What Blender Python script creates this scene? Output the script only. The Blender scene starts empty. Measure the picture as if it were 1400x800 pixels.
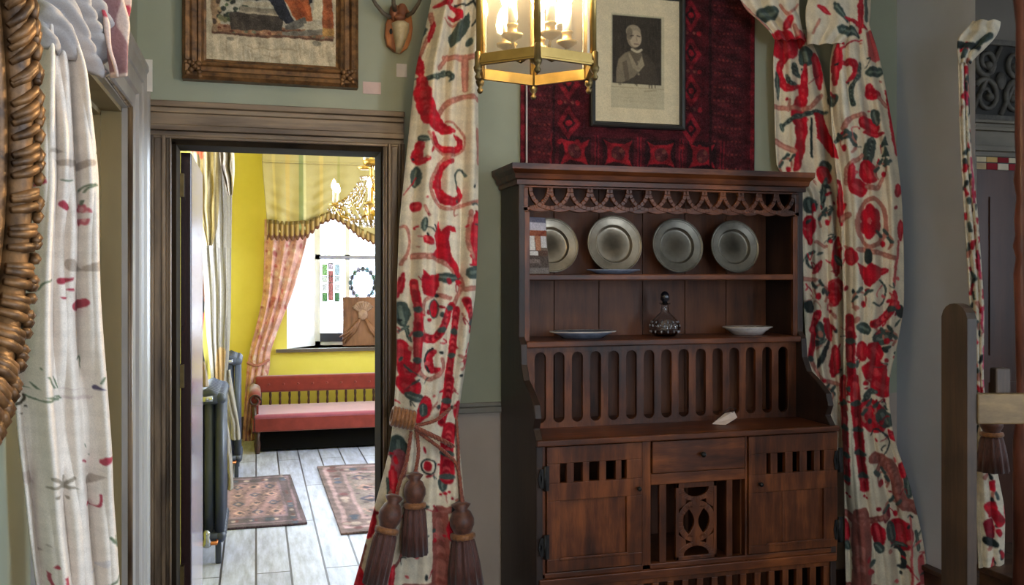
import bpy, bmesh, math, random
import numpy as np
from mathutils import Vector, Matrix, Euler
random.seed(7); RNG = np.random.default_rng(7)
PI = math.pi
scene = bpy.context.scene
COL = scene.collection

# ---------------------------------------------------------------- camera
CAM_H, FOC, YAW = 1.5, 1250.0, math.radians(15.64)
SN, CS = math.sin(YAW), math.cos(YAW)
def ray(x, y):
    u = (x - 700.0) / FOC; w = (375.0 - y) / FOC
    return SN + u * CS, CS - u * SN, w
def onY(x, y, Y):
    a, b, w = ray(x, y); t = Y / b
    return Vector((a * t, Y, CAM_H + w * t))
def onX(x, y, X):
    a, b, w = ray(x, y); t = X / a
    return Vector((X, b * t, CAM_H + w * t))
def onT(x, y, t):
    a, b, w = ray(x, y)
    return Vector((a * t, b * t, CAM_H + w * t))
cam_d = bpy.data.cameras.new('camera'); cam = bpy.data.objects.new('camera', cam_d); COL.objects.link(cam)
cam.location = (0, 0, CAM_H); cam.rotation_euler = (PI / 2, 0, -YAW)
cam_d.sensor_width = 36.0; cam_d.lens = FOC / 1400 * 36.0; cam_d.shift_y = -25.0 / 1400
cam_d.clip_start = 0.02
scene.camera = cam

# ---------------------------------------------------------------- colour + materials
def lin(c):
    out = []
    for v in c[:3]:
        v = v / 255.0
        out.append(v / 12.92 if v <= 0.04045 else ((v + 0.055) / 1.055) ** 2.4)
    return tuple(out) + (1.0,)
def new_mat(name):
    m = bpy.data.materials.new(name); m.use_nodes = True
    nt = m.node_tree; b = nt.nodes['Principled BSDF']
    return m, nt, b
def setp(b, rough=0.6, metal=0.0, spec=None, coat=None, sheen=None):
    b.inputs['Roughness'].default_value = rough
    b.inputs['Metallic'].default_value = metal
    if spec is not None: b.inputs['Specular IOR Level'].default_value = spec
    if coat is not None: b.inputs['Coat Weight'].default_value = coat
    if sheen is not None: b.inputs['Sheen Weight'].default_value = sheen
def coords(nt, scale=(1, 1, 1), rot=(0, 0, 0)):
    tc = nt.nodes.new('ShaderNodeTexCoord'); mp = nt.nodes.new('ShaderNodeMapping')
    mp.inputs['Scale'].default_value = scale; mp.inputs['Rotation'].default_value = rot
    nt.links.new(tc.outputs['Object'], mp.inputs['Vector'])
    return mp.outputs['Vector']
def noise(nt, vec, scale=5, detail=4, rough=0.6):
    n = nt.nodes.new('ShaderNodeTexNoise')
    n.inputs['Scale'].default_value = scale; n.inputs['Detail'].default_value = detail
    n.inputs['Roughness'].default_value = rough
    nt.links.new(vec, n.inputs['Vector'])
    return n.outputs['Fac']
def ramp(nt, fac, stops):
    r = nt.nodes.new('ShaderNodeValToRGB')
    el = r.color_ramp.elements
    while len(el) < len(stops): el.new(0.5)
    for e, (p, c) in zip(el, stops):
        e.position = p; e.color = lin(c)
    nt.links.new(fac, r.inputs['Fac'])
    return r.outputs['Color']
def bump(nt, b, fac, strength=0.2, dist=0.01):
    bn = nt.nodes.new('ShaderNodeBump')
    bn.inputs['Strength'].default_value = strength; bn.inputs['Distance'].default_value = dist
    nt.links.new(fac, bn.inputs['Height']); nt.links.new(bn.outputs['Normal'], b.inputs['Normal'])
def mix_mat(name, c1, c2, scale=5, rough=0.6, metal=0.0, stretch=(1, 1, 1), detail=4, bmp=0.0, lo=0.3, hi=0.7, spec=None, coat=None, sheen=None, dist=0.01):
    m, nt, b = new_mat(name)
    v = coords(nt, stretch); f = noise(nt, v, scale, detail)
    nt.links.new(ramp(nt, f, [(lo, c1), (hi, c2)]), b.inputs['Base Color'])
    setp(b, rough, metal, spec, coat, sheen)
    if bmp: bump(nt, b, f, bmp, dist)
    return m
def wood_mat(name, dark, mid, light, axis='z', scale=6, rough=0.45, bmp=0.15, coat=0.0):
    st = {'x': (0.12, 1, 1), 'y': (1, 0.12, 1), 'z': (1, 1, 0.12)}[axis]
    m, nt, b = new_mat(name)
    v = coords(nt, st); f = noise(nt, v, scale * 5, 6, 0.7); v2 = coords(nt); g = noise(nt, v2, scale * 0.7, 3)
    mx = nt.nodes.new('ShaderNodeMath'); mx.operation = 'MULTIPLY_ADD'
    mx.inputs[1].default_value = 0.5
    nt.links.new(f, mx.inputs[0])
    h = nt.nodes.new('ShaderNodeMath'); h.operation = 'MULTIPLY'; h.inputs[1].default_value = 0.5
    nt.links.new(g, h.inputs[0]); nt.links.new(h.outputs[0], mx.inputs[2])
    nt.links.new(ramp(nt, mx.outputs[0], [(0.36, dark), (0.5, mid), (0.66, light)]), b.inputs['Base Color'])
    setp(b, rough, 0, 0.4, coat)
    bump(nt, b, f, bmp, 0.004)
    return m
def cloth_mat(name, scale=600, sheen=0.1):
    m, nt, b = new_mat(name)
    a = nt.nodes.new('ShaderNodeVertexColor'); a.layer_name = 'Col'
    v = coords(nt); f = noise(nt, v, scale, 2)
    mx = nt.nodes.new('ShaderNodeMix'); mx.data_type = 'RGBA'; mx.blend_type = 'MULTIPLY'
    mx.inputs[0].default_value = 0.35
    nt.links.new(a.outputs['Color'], mx.inputs[6])
    nt.links.new(ramp(nt, f, [(0.3, (190, 190, 190)), (0.7, (255, 255, 255))]), mx.inputs[7])
    nt.links.new(mx.outputs[2], b.inputs['Base Color'])
    setp(b, 0.9, 0, 0.15, None, sheen)
    bump(nt, b, f, 0.12, 0.002)
    return m
def plain(name, c, rough=0.6, metal=0.0, spec=None, var=0.88, scale=8, bmp=0.0):
    c2 = tuple(v * var for v in c)
    return mix_mat(name, c2, c, scale, rough, metal, bmp=bmp, spec=spec)
def emit_mat(name, c, strength):
    m, nt, b = new_mat(name)
    b.inputs['Base Color'].default_value = lin(c)
    b.inputs['Emission Color'].default_value = lin(c); b.inputs['Emission Strength'].default_value = strength
    return m
def sky_tint(c):
    """glass dyed so deep that bright sky shows through it as colour c"""
    l = lin(c); return ((l[0] / 11.0) ** .5, (l[1] / 12.9) ** .5, (l[2] / 15.0) ** .5, 1.0)
def pane_mat(name, tint=(240, 245, 245), milky=0.0, gloss=0.08, raw=False):
    m = bpy.data.materials.new(name); m.use_nodes = True; nt = m.node_tree
    for n in list(nt.nodes): nt.nodes.remove(n)
    out = nt.nodes.new('ShaderNodeOutputMaterial')
    tr = nt.nodes.new('ShaderNodeBsdfTransparent'); tr.inputs['Color'].default_value = tint if raw else lin(tint)
    tl = nt.nodes.new('ShaderNodeBsdfTranslucent'); tl.inputs['Color'].default_value = lin((250, 245, 235))
    gl = nt.nodes.new('ShaderNodeBsdfGlossy'); gl.inputs['Roughness'].default_value = 0.03
    m1 = nt.nodes.new('ShaderNodeMixShader'); m1.inputs[0].default_value = milky
    m2 = nt.nodes.new('ShaderNodeMixShader'); m2.inputs[0].default_value = gloss
    nt.links.new(tr.outputs[0], m1.inputs[1]); nt.links.new(tl.outputs[0], m1.inputs[2])
    nt.links.new(m1.outputs[0], m2.inputs[1]); nt.links.new(gl.outputs[0], m2.inputs[2])
    nt.links.new(m2.outputs[0], out.inputs['Surface'])
    return m
def glass_mat(name, c=(245, 248, 250), rough=0.02):
    m, nt, b = new_mat(name)
    b.inputs['Base Color'].default_value = lin(c); b.inputs['Transmission Weight'].default_value = 1.0
    b.inputs['Roughness'].default_value = rough; b.inputs['IOR'].default_value = 1.5
    return m

# ---------------------------------------------------------------- mesh builder
class MB:
    def __init__(s): s.v = []; s.f = []; s.sm = []
    def add(s, vs, fs, smooth=False, M=None):
        o = len(s.v)
        if M is not None: vs = [tuple(M @ Vector(p)) for p in vs]
        s.v += [tuple(p) for p in vs]
        for f in fs: s.f.append(tuple(i + o for i in f)); s.sm.append(smooth)
        return s
    def box(s, x0, x1, y0, y1, z0, z1, M=None):
        if x0 > x1: x0, x1 = x1, x0
        if y0 > y1: y0, y1 = y1, y0
        if z0 > z1: z0, z1 = z1, z0
        vs = [(x0,y0,z0),(x1,y0,z0),(x1,y1,z0),(x0,y1,z0),(x0,y0,z1),(x1,y0,z1),(x1,y1,z1),(x0,y1,z1)]
        return s.add(vs, [(0,3,2,1),(4,5,6,7),(0,1,5,4),(1,2,6,5),(2,3,7,6),(3,0,4,7)], False, M)
    def prism(s, poly, a0, a1, axis='y', smooth=False, M=None):
        """poly in the two other axes, in order: axis y -> (x,z); axis x -> (y,z); axis z -> (x,y)"""
        n = len(poly)
        def P(p, a):
            return (p[0], a, p[1]) if axis == 'y' else ((a, p[0], p[1]) if axis == 'x' else (p[0], p[1], a))
        vs = [P(p, a0) for p in poly] + [P(p, a1) for p in poly]
        fs = [tuple(range(n)), tuple(range(2 * n - 1, n - 1, -1))] + [(i, i + n, (i + 1) % n + n, (i + 1) % n) for i in range(n)]
        return s.add(vs, fs, smooth, M)
    def quad(s, a, b, c, d): return s.add([a, b, c, d], [(0, 1, 2, 3)])
    def tube(s, pts, r, n=8, closed=False, caps=True):
        pts = [Vector(p) for p in pts]; N = len(pts)
        rs = r if isinstance(r, (list, tuple)) else [r] * N
        vs = []; prev = None
        for i, p in enumerate(pts):
            a = pts[(i - 1) % N] if (closed or i > 0) else pts[i]
            b = pts[(i + 1) % N] if (closed or i < N - 1) else pts[i]
            t = (b - a).normalized()
            if prev is None:
                up = Vector((0, 0, 1)) if abs(t.z) < 0.9 else Vector((1, 0, 0))
                nn = t.cross(up).normalized()
            else:
                nn = (prev - t * prev.dot(t))
                nn = nn.normalized() if nn.length > 1e-6 else t.orthogonal().normalized()
            prev = nn; bb = t.cross(nn)
            for k in range(n):
                q = 2 * PI * k / n
                vs.append(p + (nn * math.cos(q) + bb * math.sin(q)) * rs[i])
        fs = []
        for i in range(N if closed else N - 1):
            j = (i + 1) % N
            for k in range(n):
                fs.append((i * n + k, i * n + (k + 1) % n, j * n + (k + 1) % n, j * n + k))
        if caps and not closed:
            fs.append(tuple(range(n - 1, -1, -1))); fs.append(tuple((N - 1) * n + k for k in range(n)))
        return s.add(vs, fs, True)
    def lathe(s, prof, c=(0, 0, 0), n=24, M=None, rib=None):
        """prof: list of (r, z). rib: (count, depth)"""
        vs = []; fs = []; N = len(prof)
        for r, z in prof:
            for k in range(n):
                q = 2 * PI * k / n
                rr = r * (1 + (rib[1] * math.cos(rib[0] * q) if rib else 0))
                vs.append((c[0] + rr * math.cos(q), c[1] + rr * math.sin(q), c[2] + z))
        for i in range(N - 1):
            for k in range(n):
                fs.append((i * n + k, i * n + (k + 1) % n, (i + 1) * n + (k + 1) % n, (i + 1) * n + k))
        fs.append(tuple(range(n - 1, -1, -1))); fs.append(tuple((N - 1) * n + k for k in range(n)))
        return s.add(vs, fs, True, M)
    def ball(s, c, r, n=10, sc=(1, 1, 1)):
        prof = []
        vs = []; fs = []
        m = max(4, n // 2 + 1)
        for i in range(m + 1):
            a = -PI / 2 + PI * i / m
            for k in range(n):
                q = 2 * PI * k / n
                rr = max(math.cos(a), 1e-3)
                vs.append((c[0] + r * sc[0] * rr * math.cos(q), c[1] + r * sc[1] * rr * math.sin(q), c[2] + r * sc[2] * math.sin(a)))
        for i in range(m):
            for k in range(n):
                fs.append((i * n + k, i * n + (k + 1) % n, (i + 1) * n + (k + 1) % n, (i + 1) * n + k))
        fs.append(tuple(range(n - 1, -1, -1))); fs.append(tuple(m * n + k for k in range(n)))
        return s.add(vs, fs, True)
    def arc(s, cx, cz, r0, r1, a0, a1, y0, y1, n=16, ex=1.0, ez=1.0):
        """a flat ring sector standing in the xz plane"""
        full = abs(a1 - a0 - 2 * PI) < 1e-4
        for i in range(n):
            p = a0 + (a1 - a0) * i / n; q = a0 + (a1 - a0) * (i + 1) / n
            def P(r, a): return (cx + ex * r * math.cos(a), cz + ez * r * math.sin(a))
            s.prism([P(r0, p), P(r1, p), P(r1, q), P(r0, q)], y0, y1, 'y')
        return s
    def build(s, name, mat, parent=None, bevel=0.0, sub=0, loc=None):
        me = bpy.data.meshes.new(name); me.from_pydata(s.v, [], s.f); me.update()
        me.polygons.foreach_set('use_smooth', s.sm)
        bm = bmesh.new(); bm.from_mesh(me); bmesh.ops.recalc_face_normals(bm, faces=bm.faces); bm.to_mesh(me); bm.free()
        o = bpy.data.objects.new(name, me); COL.objects.link(o)
        if mat: me.materials.append(mat)
        if bevel:
            b = o.modifiers.new('bevel', 'BEVEL'); b.width = bevel; b.segments = 2; b.limit_method = 'ANGLE'; b.angle_limit = 0.7
        if sub:
            u = o.modifiers.new('subd', 'SUBSURF'); u.levels = u.render_levels = sub
        if parent: put_under(o, parent)
        return o
def world_of(o):
    m = Matrix.LocRotScale(o.location, o.rotation_euler, o.scale)
    return (world_of(o.parent) @ m) if o.parent else m
def put_under(o, parent):
    """children are modelled in world space: keep them there under a moved parent"""
    w = world_of(parent).inverted() @ world_of(o)
    o.parent = parent
    o.location, q, o.scale = w.decompose(); o.rotation_euler = q.to_euler()
def empty(name, loc, rz=0):
    o = bpy.data.objects.new(name, None); COL.objects.link(o); o.location = loc; o.rotation_euler = (0, 0, rz)
    o.empty_display_size = 0.05
    return o
def tag(o, label, cat, group=None):
    o['label'] = label; o['category'] = cat
    if group: o['group'] = group
    return o
def thing(name, loc, label, cat, group=None, rz=0):
    return tag(empty(name, loc, rz), label, cat, group)
def struct(o):
    o['kind'] = 'structure'; return o
def copy_tree(o, delta, parent=None):
    c = o.copy(); COL.objects.link(c)
    if parent is None: c.location = o.location + Vector(delta)
    else: c.parent = parent
    for ch in list(o.children): copy_tree(ch, delta, c)
    return c

# ---------------------------------------------------------------- painted cloth
def smooth_path(pts, k=8):
    P = [np.array(p, float) for p in pts]
    if len(P) < 3: return P
    out = []
    for i in range(len(P) - 1):
        p0 = P[max(i - 1, 0)]; p1 = P[i]; p2 = P[i + 1]; p3 = P[min(i + 2, len(P) - 1)]
        for j in range(k):
            t = j / k
            out.append(0.5 * ((2 * p1) + (-p0 + p2) * t + (2 * p0 - 5 * p1 + 4 * p2 - p3) * t * t + (-p0 + 3 * p1 - 3 * p2 + p3) * t ** 3))
    out.append(P[-1]); return out
class Canvas:
    def __init__(s, x0, y0, x1, y1, base, res=1.6):
        s.x0, s.y0, s.res = x0, y0, res
        s.w = int((x1 - x0) * res) + 2; s.h = int((y1 - y0) * res) + 2
        s.a = np.ones((s.h, s.w, 3)) * np.array(base, float)
    def _blend(s, i0, i1, j0, j1, al, col):
        reg = s.a[j0:j1, i0:i1]; reg += (np.array(col, float) - reg) * al[..., None]
    def _win(s, xmin, xmax, ymin, ymax):
        i0 = max(0, int((xmin - s.x0) * s.res) - 1); i1 = min(s.w, int((xmax - s.x0) * s.res) + 2)
        j0 = max(0, int((ymin - s.y0) * s.res) - 1); j1 = min(s.h, int((ymax - s.y0) * s.res) + 2)
        if i1 <= i0 or j1 <= j0: return None
        X, Y = np.meshgrid(np.arange(i0, i1) / s.res + s.x0, np.arange(j0, j1) / s.res + s.y0)
        return i0, i1, j0, j1, X, Y
    def stroke(s, pts, w, col, w1=None, alt=None, dash=9, curve=True, leaf=False):
        path = smooth_path(pts) if curve else [np.array(p, float) for p in pts]
        if leaf and len(path) == 2: path = [path[0] + (path[1] - path[0]) * t for t in np.linspace(-.15, 1.15, 14)]
        n = len(path); w1 = w if w1 is None else w1; run = 0.0
        for i in range(max(1, n - 1)):
            a = path[i]; b = path[min(i + 1, n - 1)]; f = i / max(1, n - 1)
            hw = (w + (w1 - w) * f) / 2
            if leaf: hw *= (.12 + .95 * math.sin(PI * (.04 + .92 * f)) ** .7) * (1 + .16 * math.sin(2 * PI * (f * (3 + len(pts)) + w)))
            win = s._win(min(a[0], b[0]) - hw, max(a[0], b[0]) + hw, min(a[1], b[1]) - hw, max(a[1], b[1]) + hw)
            d = b - a; L2 = float(d @ d)
            c = col if (alt is None or int(run / dash) % 2 == 0) else alt
            run += math.sqrt(L2)
            if win is None: continue
            i0, i1, j0, j1, X, Y = win
            t = np.clip(((X - a[0]) * d[0] + (Y - a[1]) * d[1]) / L2, 0, 1) if L2 > 0 else 0 * X
            dist = np.hypot(X - a[0] - t * d[0], Y - a[1] - t * d[1])
            s._blend(i0, i1, j0, j1, np.clip((hw - dist) * s.res + 0.5, 0, 1), c)
    def dot(s, x, y, rx, col, ry=None, rot=0.0):
        ry = rx if ry is None else ry; R = max(rx, ry)
        win = s._win(x - R, x + R, y - R, y + R)
        if win is None: return
        i0, i1, j0, j1, X, Y = win; c, q = math.cos(rot), math.sin(rot)
        U = (X - x) * c + (Y - y) * q; V = -(X - x) * q + (Y - y) * c
        e = np.sqrt((U / rx) ** 2 + (V / ry) ** 2)
        s._blend(i0, i1, j0, j1, np.clip((1 - e) * min(rx, ry) * s.res + 0.5, 0, 1), col)
    def poly(s, pts, col):
        xs = [p[0] for p in pts]; ys = [p[1] for p in pts]
        win = s._win(min(xs), max(xs), min(ys), max(ys))
        if win is None: return
        i0, i1, j0, j1, X, Y = win; ins = np.zeros(X.shape, bool); n = len(pts)
        for k in range(n):
            xa, ya = pts[k]; xb, yb = pts[(k + 1) % n]
            if ya == yb: continue
            c = ((ya > Y) != (yb > Y)) & (X < (xb - xa) * (Y - ya) / (yb - ya) + xa)
            ins ^= c
        s._blend(i0, i1, j0, j1, ins.astype(float), col)
    def rect(s, x0, y0, x1, y1, col): s.poly([(x0, y0), (x1, y0), (x1, y1), (x0, y1)], col)
    def speckle(s, amt=8):
        s.a += RNG.normal(0, amt, s.a.shape[:2])[..., None]; s.a = np.clip(s.a, 0, 255)
    def organic(s, warp=1.6, mottle=0.10, blur=1, seed=1):
        """hand-worked edges: wobble the drawing, vary its dye, soften it a little"""
        rg = np.random.default_rng(seed)
        J, I = np.meshgrid(np.arange(s.h), np.arange(s.w), indexing='ij'); dx = 0.0; dy = 0.0; mo = 0.0
        for wl, am in ((40, 1.0), (17, .6), (8, .25)):
            for k in range(3):
                a, b, c, d = rg.uniform(0, 2 * PI, 4); f = 2 * PI / (wl * s.res * rg.uniform(.8, 1.25))
                dx = dx + am * np.sin(f * (I * math.cos(a) + J * math.sin(a)) + b) * .5; dy = dy + am * np.sin(f * (I * math.cos(c) + J * math.sin(c)) + d) * .5
                mo = mo + am * np.sin(1.7 * f * (I * math.cos(b) + J * math.sin(b)) + c) * .4
        i = np.clip(I + np.rint(dx * warp * s.res).astype(int), 0, s.w - 1); j = np.clip(J + np.rint(dy * warp * s.res).astype(int), 0, s.h - 1)
        s.a = s.a[j, i]
        s.a = s.a * (1 + mottle * np.clip(mo, -1, 1) * (1 - s.a.min(-1) / 260.0))[..., None]
        for k in range(blur):
            p = np.pad(s.a, ((1, 1), (1, 1), (0, 0)), 'edge')
            s.a = (p[:-2, 1:-1] + p[2:, 1:-1] + p[1:-1, :-2] + p[1:-1, 2:] + 2 * p[1:-1, 1:-1]) / 6
    def sample(s, X, Y):
        fx = np.clip((X - s.x0) * s.res, 0, s.w - 1.001); fy = np.clip((Y - s.y0) * s.res, 0, s.h - 1.001)
        i = fx.astype(int); j = fy.astype(int); u = (fx - i)[..., None]; v = (fy - j)[..., None]
        return (s.a[j, i] * (1 - u) * (1 - v) + s.a[j, i + 1] * u * (1 - v) + s.a[j + 1, i] * (1 - u) * v + s.a[j + 1, i + 1] * u * v)
def np_lin(a):
    a = np.clip(a / 255.0, 0, 1)
    return np.where(a <= 0.04045, a / 12.92, ((a + 0.055) / 1.055) ** 2.4)
def grid_mesh(name, V, mat, cols=None, parent=None, thick=0.0, smooth=True):
    """V: (nv, nu, 3) points; cols: (nv, nu, 3) sRGB"""
    nv, nu = V.shape[:2]
    me = bpy.data.meshes.new(name)
    idx = np.arange(nv * nu).reshape(nv, nu)
    F = np.stack([idx[:-1, :-1], idx[:-1, 1:], idx[1:, 1:], idx[1:, :-1]], -1).reshape(-1, 4)
    me.vertices.add(nv * nu); me.vertices.foreach_set('co', V.reshape(-1).astype(np.float32))
    me.loops.add(F.size); me.loops.foreach_set('vertex_index', F.reshape(-1).astype(np.int32))
    me.polygons.add(len(F)); me.polygons.foreach_set('loop_start', np.arange(0, F.size, 4, dtype=np.int32))
    me.polygons.foreach_set('loop_total', np.full(len(F), 4, np.int32))
    me.update(calc_edges=True)
    me.polygons.foreach_set('use_smooth', np.full(len(F), smooth))
    if cols is not None:
        at = me.color_attributes.new('Col', 'FLOAT_COLOR', 'POINT')
        c = np.ones((nv * nu, 4), np.float32); c[:, :3] = np_lin(cols.reshape(-1, 3))
        at.data.foreach_set('color', c.reshape(-1))
    me.validate()
    o = bpy.data.objects.new(name, me); COL.objects.link(o); me.materials.append(mat)
    if thick:
        sd = o.modifiers.new('thickness', 'SOLIDIFY'); sd.thickness = thick; sd.offset = 0
    if parent: put_under(o, parent)
    return o
def interp(knots, y):
    ks = sorted(knots); return np.interp(y, [k[0] for k in ks], [k[1] for k in ks])
def smooth_interp(knots, y, w=14):
    out = 0
    for d in (-w, -w / 2, 0, w / 2, w): out = out + interp(knots, y + d)
    return out / 5
def curtain(name, plane, y0, y1, left, right, nu, nv, folds, canvas, mat, parent=None, bulge=0.05, thick=0.004, amp=None, seed=0, push=None):
    """a hanging cloth: left / right outlines as (level, across) knots on a vertical plane, folds = [(count, depth, phase)]"""
    kind, d = plane
    ys = np.linspace(y0, y1, nv); us = np.linspace(0, 1, nu)
    L = smooth_interp(left, ys); R = smooth_interp(right, ys)
    Pxx = L[:, None] + (R - L)[:, None] * us[None, :]; Pyy = np.repeat(ys[:, None], nu, 1)
    u = (Pxx - 700) / FOC; w = (375 - Pyy) / FOC
    a = SN + u * CS; b = CS - u * SN
    if kind == 'L':      # slanting plane through two floor points; cloth swells towards its right-hand side
        (xa, ya), (xb, yb) = d; nx, ny = (yb - ya), -(xb - xa); nl = math.hypot(nx, ny); nx /= nl; ny /= nl
        t = (nx * xa + ny * ya) / (nx * a + ny * b)
    else: t = d / b if kind == 'Y' else d / a
    V = np.stack([a * t, b * t, CAM_H + w * t], -1)
    rg = np.random.default_rng(seed)
    off = bulge * np.sqrt(np.clip(1 - (2 * us - 1) ** 2, 0, 1))[None, :] * np.ones((nv, 1))
    A = np.ones(nv) if amp is None else interp(amp, ys)
    yy = (ys - y0) / max(1.0, (y1 - y0))
    for n, dep, ph in folds:
        wob = 0.06 * np.sin(2 * PI * (yy * 1.3 + rg.random())) + 0.03 * np.sin(2 * PI * (yy * 3.1 + rg.random()))
        s = 0.5 + 0.5 * np.cos(2 * PI * (n * (us[None, :] + wob[:, None] / n * 2) + ph))
        off = off + dep * A[:, None] * (s ** 0.8)
    if push is not None:  # the folds lean over to one side
        pl_ = math.hypot(*push); V[..., 0] += off * push[0] / pl_; V[..., 1] += off * push[1] / pl_
    elif kind == 'L': V[..., 0] += off * nx; V[..., 1] += off * ny
    elif kind == 'Y': V[..., 1] -= off
    else: V[..., 0] += off * (1 if d < 0 else -1)
    cols = canvas.sample(Pxx, Pyy) if canvas is not None else None
    return grid_mesh(name, V, mat, cols, parent, thick)
# ---------------------------------------------------------------- materials
M = {}
M['wall_green'] = mix_mat('sage_paint', (156, 160, 140), (166, 170, 150), 3, 0.75, bmp=0.05, spec=0.25)
M['wall_taupe'] = mix_mat('taupe_paint', (176, 162, 150), (186, 172, 160), 4, 0.75, bmp=0.05, spec=0.25)
M['wall_grey'] = mix_mat('grey_paint', (190, 193, 202), (198, 201, 210), 3, 0.75, bmp=0.05, spec=0.25)
M['wall_yellow'] = mix_mat('yellow_paint', (212, 196, 84), (222, 206, 98), 3, 0.7, bmp=0.05, spec=0.25)
M['ceiling'] = plain('ceiling_paint', (225, 222, 212), 0.9)
M['casing'] = mix_mat('worn_brown_casing', (66, 48, 32), (152, 126, 96), 14, 0.42, stretch=(1, 1, 0.12), detail=10, bmp=0.25, lo=0.38, hi=0.66)
M['casing_h'] = mix_mat('worn_brown_casing_head', (72, 54, 38), (154, 130, 102), 14, 0.45, stretch=(0.1, 1, 1), detail=10, bmp=0.25, lo=0.38, hi=0.66)
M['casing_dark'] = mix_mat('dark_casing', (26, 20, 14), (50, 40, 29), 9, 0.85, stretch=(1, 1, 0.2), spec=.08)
M['greypaint_trim'] = mix_mat('pale_grey_gloss', (148, 142, 136), (176, 170, 164), 7, 0.35, stretch=(1, 1, 0.3), detail=6)
M['olive'] = mix_mat('olive_gold_paint', (124, 106, 70), (146, 128, 88), 5, 0.5, stretch=(1, 1, 0.3))
M['boards_front'] = wood_mat('front_boards', (58, 40, 28), (82, 58, 40), (104, 76, 52), 'x', 4, 0.45)
M['rail_paint'] = plain('rail_paint', (134, 128, 118), 0.5)
M['white_paint'] = plain('white_joinery', (238, 238, 240), 0.4, var=0.95)
M['cream_paint'] = plain('cream_joinery', (222, 210, 186), 0.5)
M['brown_skirting'] = wood_mat('skirting', (46, 32, 24), (70, 48, 34), (98, 68, 46), 'x', 5)
M['mahogany'] = wood_mat('mahogany', (70, 36, 26), (104, 58, 44), (132, 78, 62), 'z', 4, 0.3)
M['door_gloss'] = mix_mat('dark_gloss_door', (40, 20, 22), (52, 28, 28), 4, 0.16, spec=0.6)
M['brass'] = mix_mat('aged_brass', (150, 112, 48), (196, 152, 72), 20, 0.3, 1.0)
M['dark_brass'] = mix_mat('dark_brass', (84, 70, 44), (120, 100, 62), 20, 0.42, 0.9)
M['iron'] = mix_mat('black_iron', (24, 23, 23), (44, 42, 40), 30, 0.5, 0.6)

def floorboards(name, c1, c2, gap, width, along='y', rough=0.4):
    m, nt, b = new_mat(name)
    br = nt.nodes.new('ShaderNodeTexBrick')
    tc = nt.nodes.new('ShaderNodeTexCoord'); mp = nt.nodes.new('ShaderNodeMapping')
    if along == 'y': mp.inputs['Rotation'].default_value = (0, 0, PI / 2)
    nt.links.new(tc.outputs['Object'], mp.inputs['Vector']); nt.links.new(mp.outputs[0], br.inputs['Vector'])
    br.inputs['Scale'].default_value = 1.0; br.inputs['Brick Width'].default_value = 1.9; br.inputs['Row Height'].default_value = width
    br.inputs['Mortar Size'].default_value = 0.006; br.inputs['Mortar Smooth'].default_value = 0.2
    br.inputs['Color1'].default_value = lin(c1); br.inputs['Color2'].default_value = lin(c2); br.inputs['Mortar'].default_value = lin(gap)
    v = coords(nt, (1, 0.15, 1) if along == 'y' else (0.15, 1, 1)); f = noise(nt, v, 22, 6, 0.7)
    mx = nt.nodes.new('ShaderNodeMix'); mx.data_type = 'RGBA'; mx.blend_type = 'MULTIPLY'; mx.inputs[0].default_value = 0.8
    nt.links.new(br.outputs['Color'], mx.inputs[6]); nt.links.new(ramp(nt, f, [(0.3, (150, 146, 142)), (0.7, (255, 255, 255))]), mx.inputs[7])
    nt.links.new(mx.outputs[2], b.inputs['Base Color']); setp(b, rough, 0, 0.5); bump(nt, b, f, 0.1, 0.003)
    return m
M['boards_rear'] = floorboards('blue_sheen_boards', (186, 190, 214), (200, 204, 226), (72, 68, 76), 0.17)  # bluish white of the daylight sheen put into the board colour
M['boards_front'] = floorboards('front_boards', (92, 66, 46), (104, 76, 54), (30, 22, 16), 0.15)

# ---------------------------------------------------------------- the setting
YB, YR = 3.60, 3.76          # front and rear face of the wall with the doorway
XL, XR = -0.42, 2.86         # left and right wall of the front room
HC = 3.15
DX0, DX1, DZ = -0.305, 0.490, 2.005   # doorway
def S(name, mb, mat, **k): return struct(mb.build(name, M[mat], **k))
S('floor', MB().box(XL - .3, XR + .14, -3.0, 3.68, -.1, 0), 'boards_front')
S('floor_rear', MB().box(-.9, 3.2, 3.68, 9.2, -.1, 0), 'boards_rear')
S('ceiling', MB().box(XL - .3, XR + .14, -3.0, 3.68, HC, HC + .1), 'ceiling')
S('ceiling_rear', MB().box(-.9, 3.2, 3.68, 9.2, 3.05, 3.15), 'ceiling')
# back wall: green above the rail, taupe below
RAILZ = onY(660, 560, YB).z
def wall_with_hole(y0, y1, xa, xb, z0, z1, hx0, hx1, hz1, hz0=0.0):
    m = MB()
    if z0 < hz1:
        m.box(xa, hx0, y0, y1, z0, min(z1, hz1)); m.box(hx1, xb, y0, y1, z0, min(z1, hz1))
    if z1 > hz1: m.box(xa, xb, y0, y1, max(z0, hz1), z1)
    if hz0 > z0: m.box(hx0, hx1, y0, y1, z0, hz0)
    return m
S('wall_back', wall_with_hole(YB, YR - .02, XL - .3, XR + .14, RAILZ, HC, DX0, DX1, DZ), 'wall_green')
S('wall_back_lower', wall_with_hole(YB, YR - .02, XL - .3, XR + .14, 0, RAILZ, DX0, DX1, 5), 'wall_taupe')
S('wall_rear_front', wall_with_hole(YR - .02, YR, -.6, 3.0, 0, 3.1, DX0, DX1, DZ), 'wall_yellow')
rail = MB()
for x0, x1 in ((DX1 + .075, 2.70),):
    rail.box(x0, x1, YB - .022, YB, RAILZ - .012, RAILZ + .012); rail.box(x0, x1, YB - .012, YB, RAILZ + .012, RAILZ + .03)
S('trim_1', rail, 'rail_paint', bevel=.004)
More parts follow.
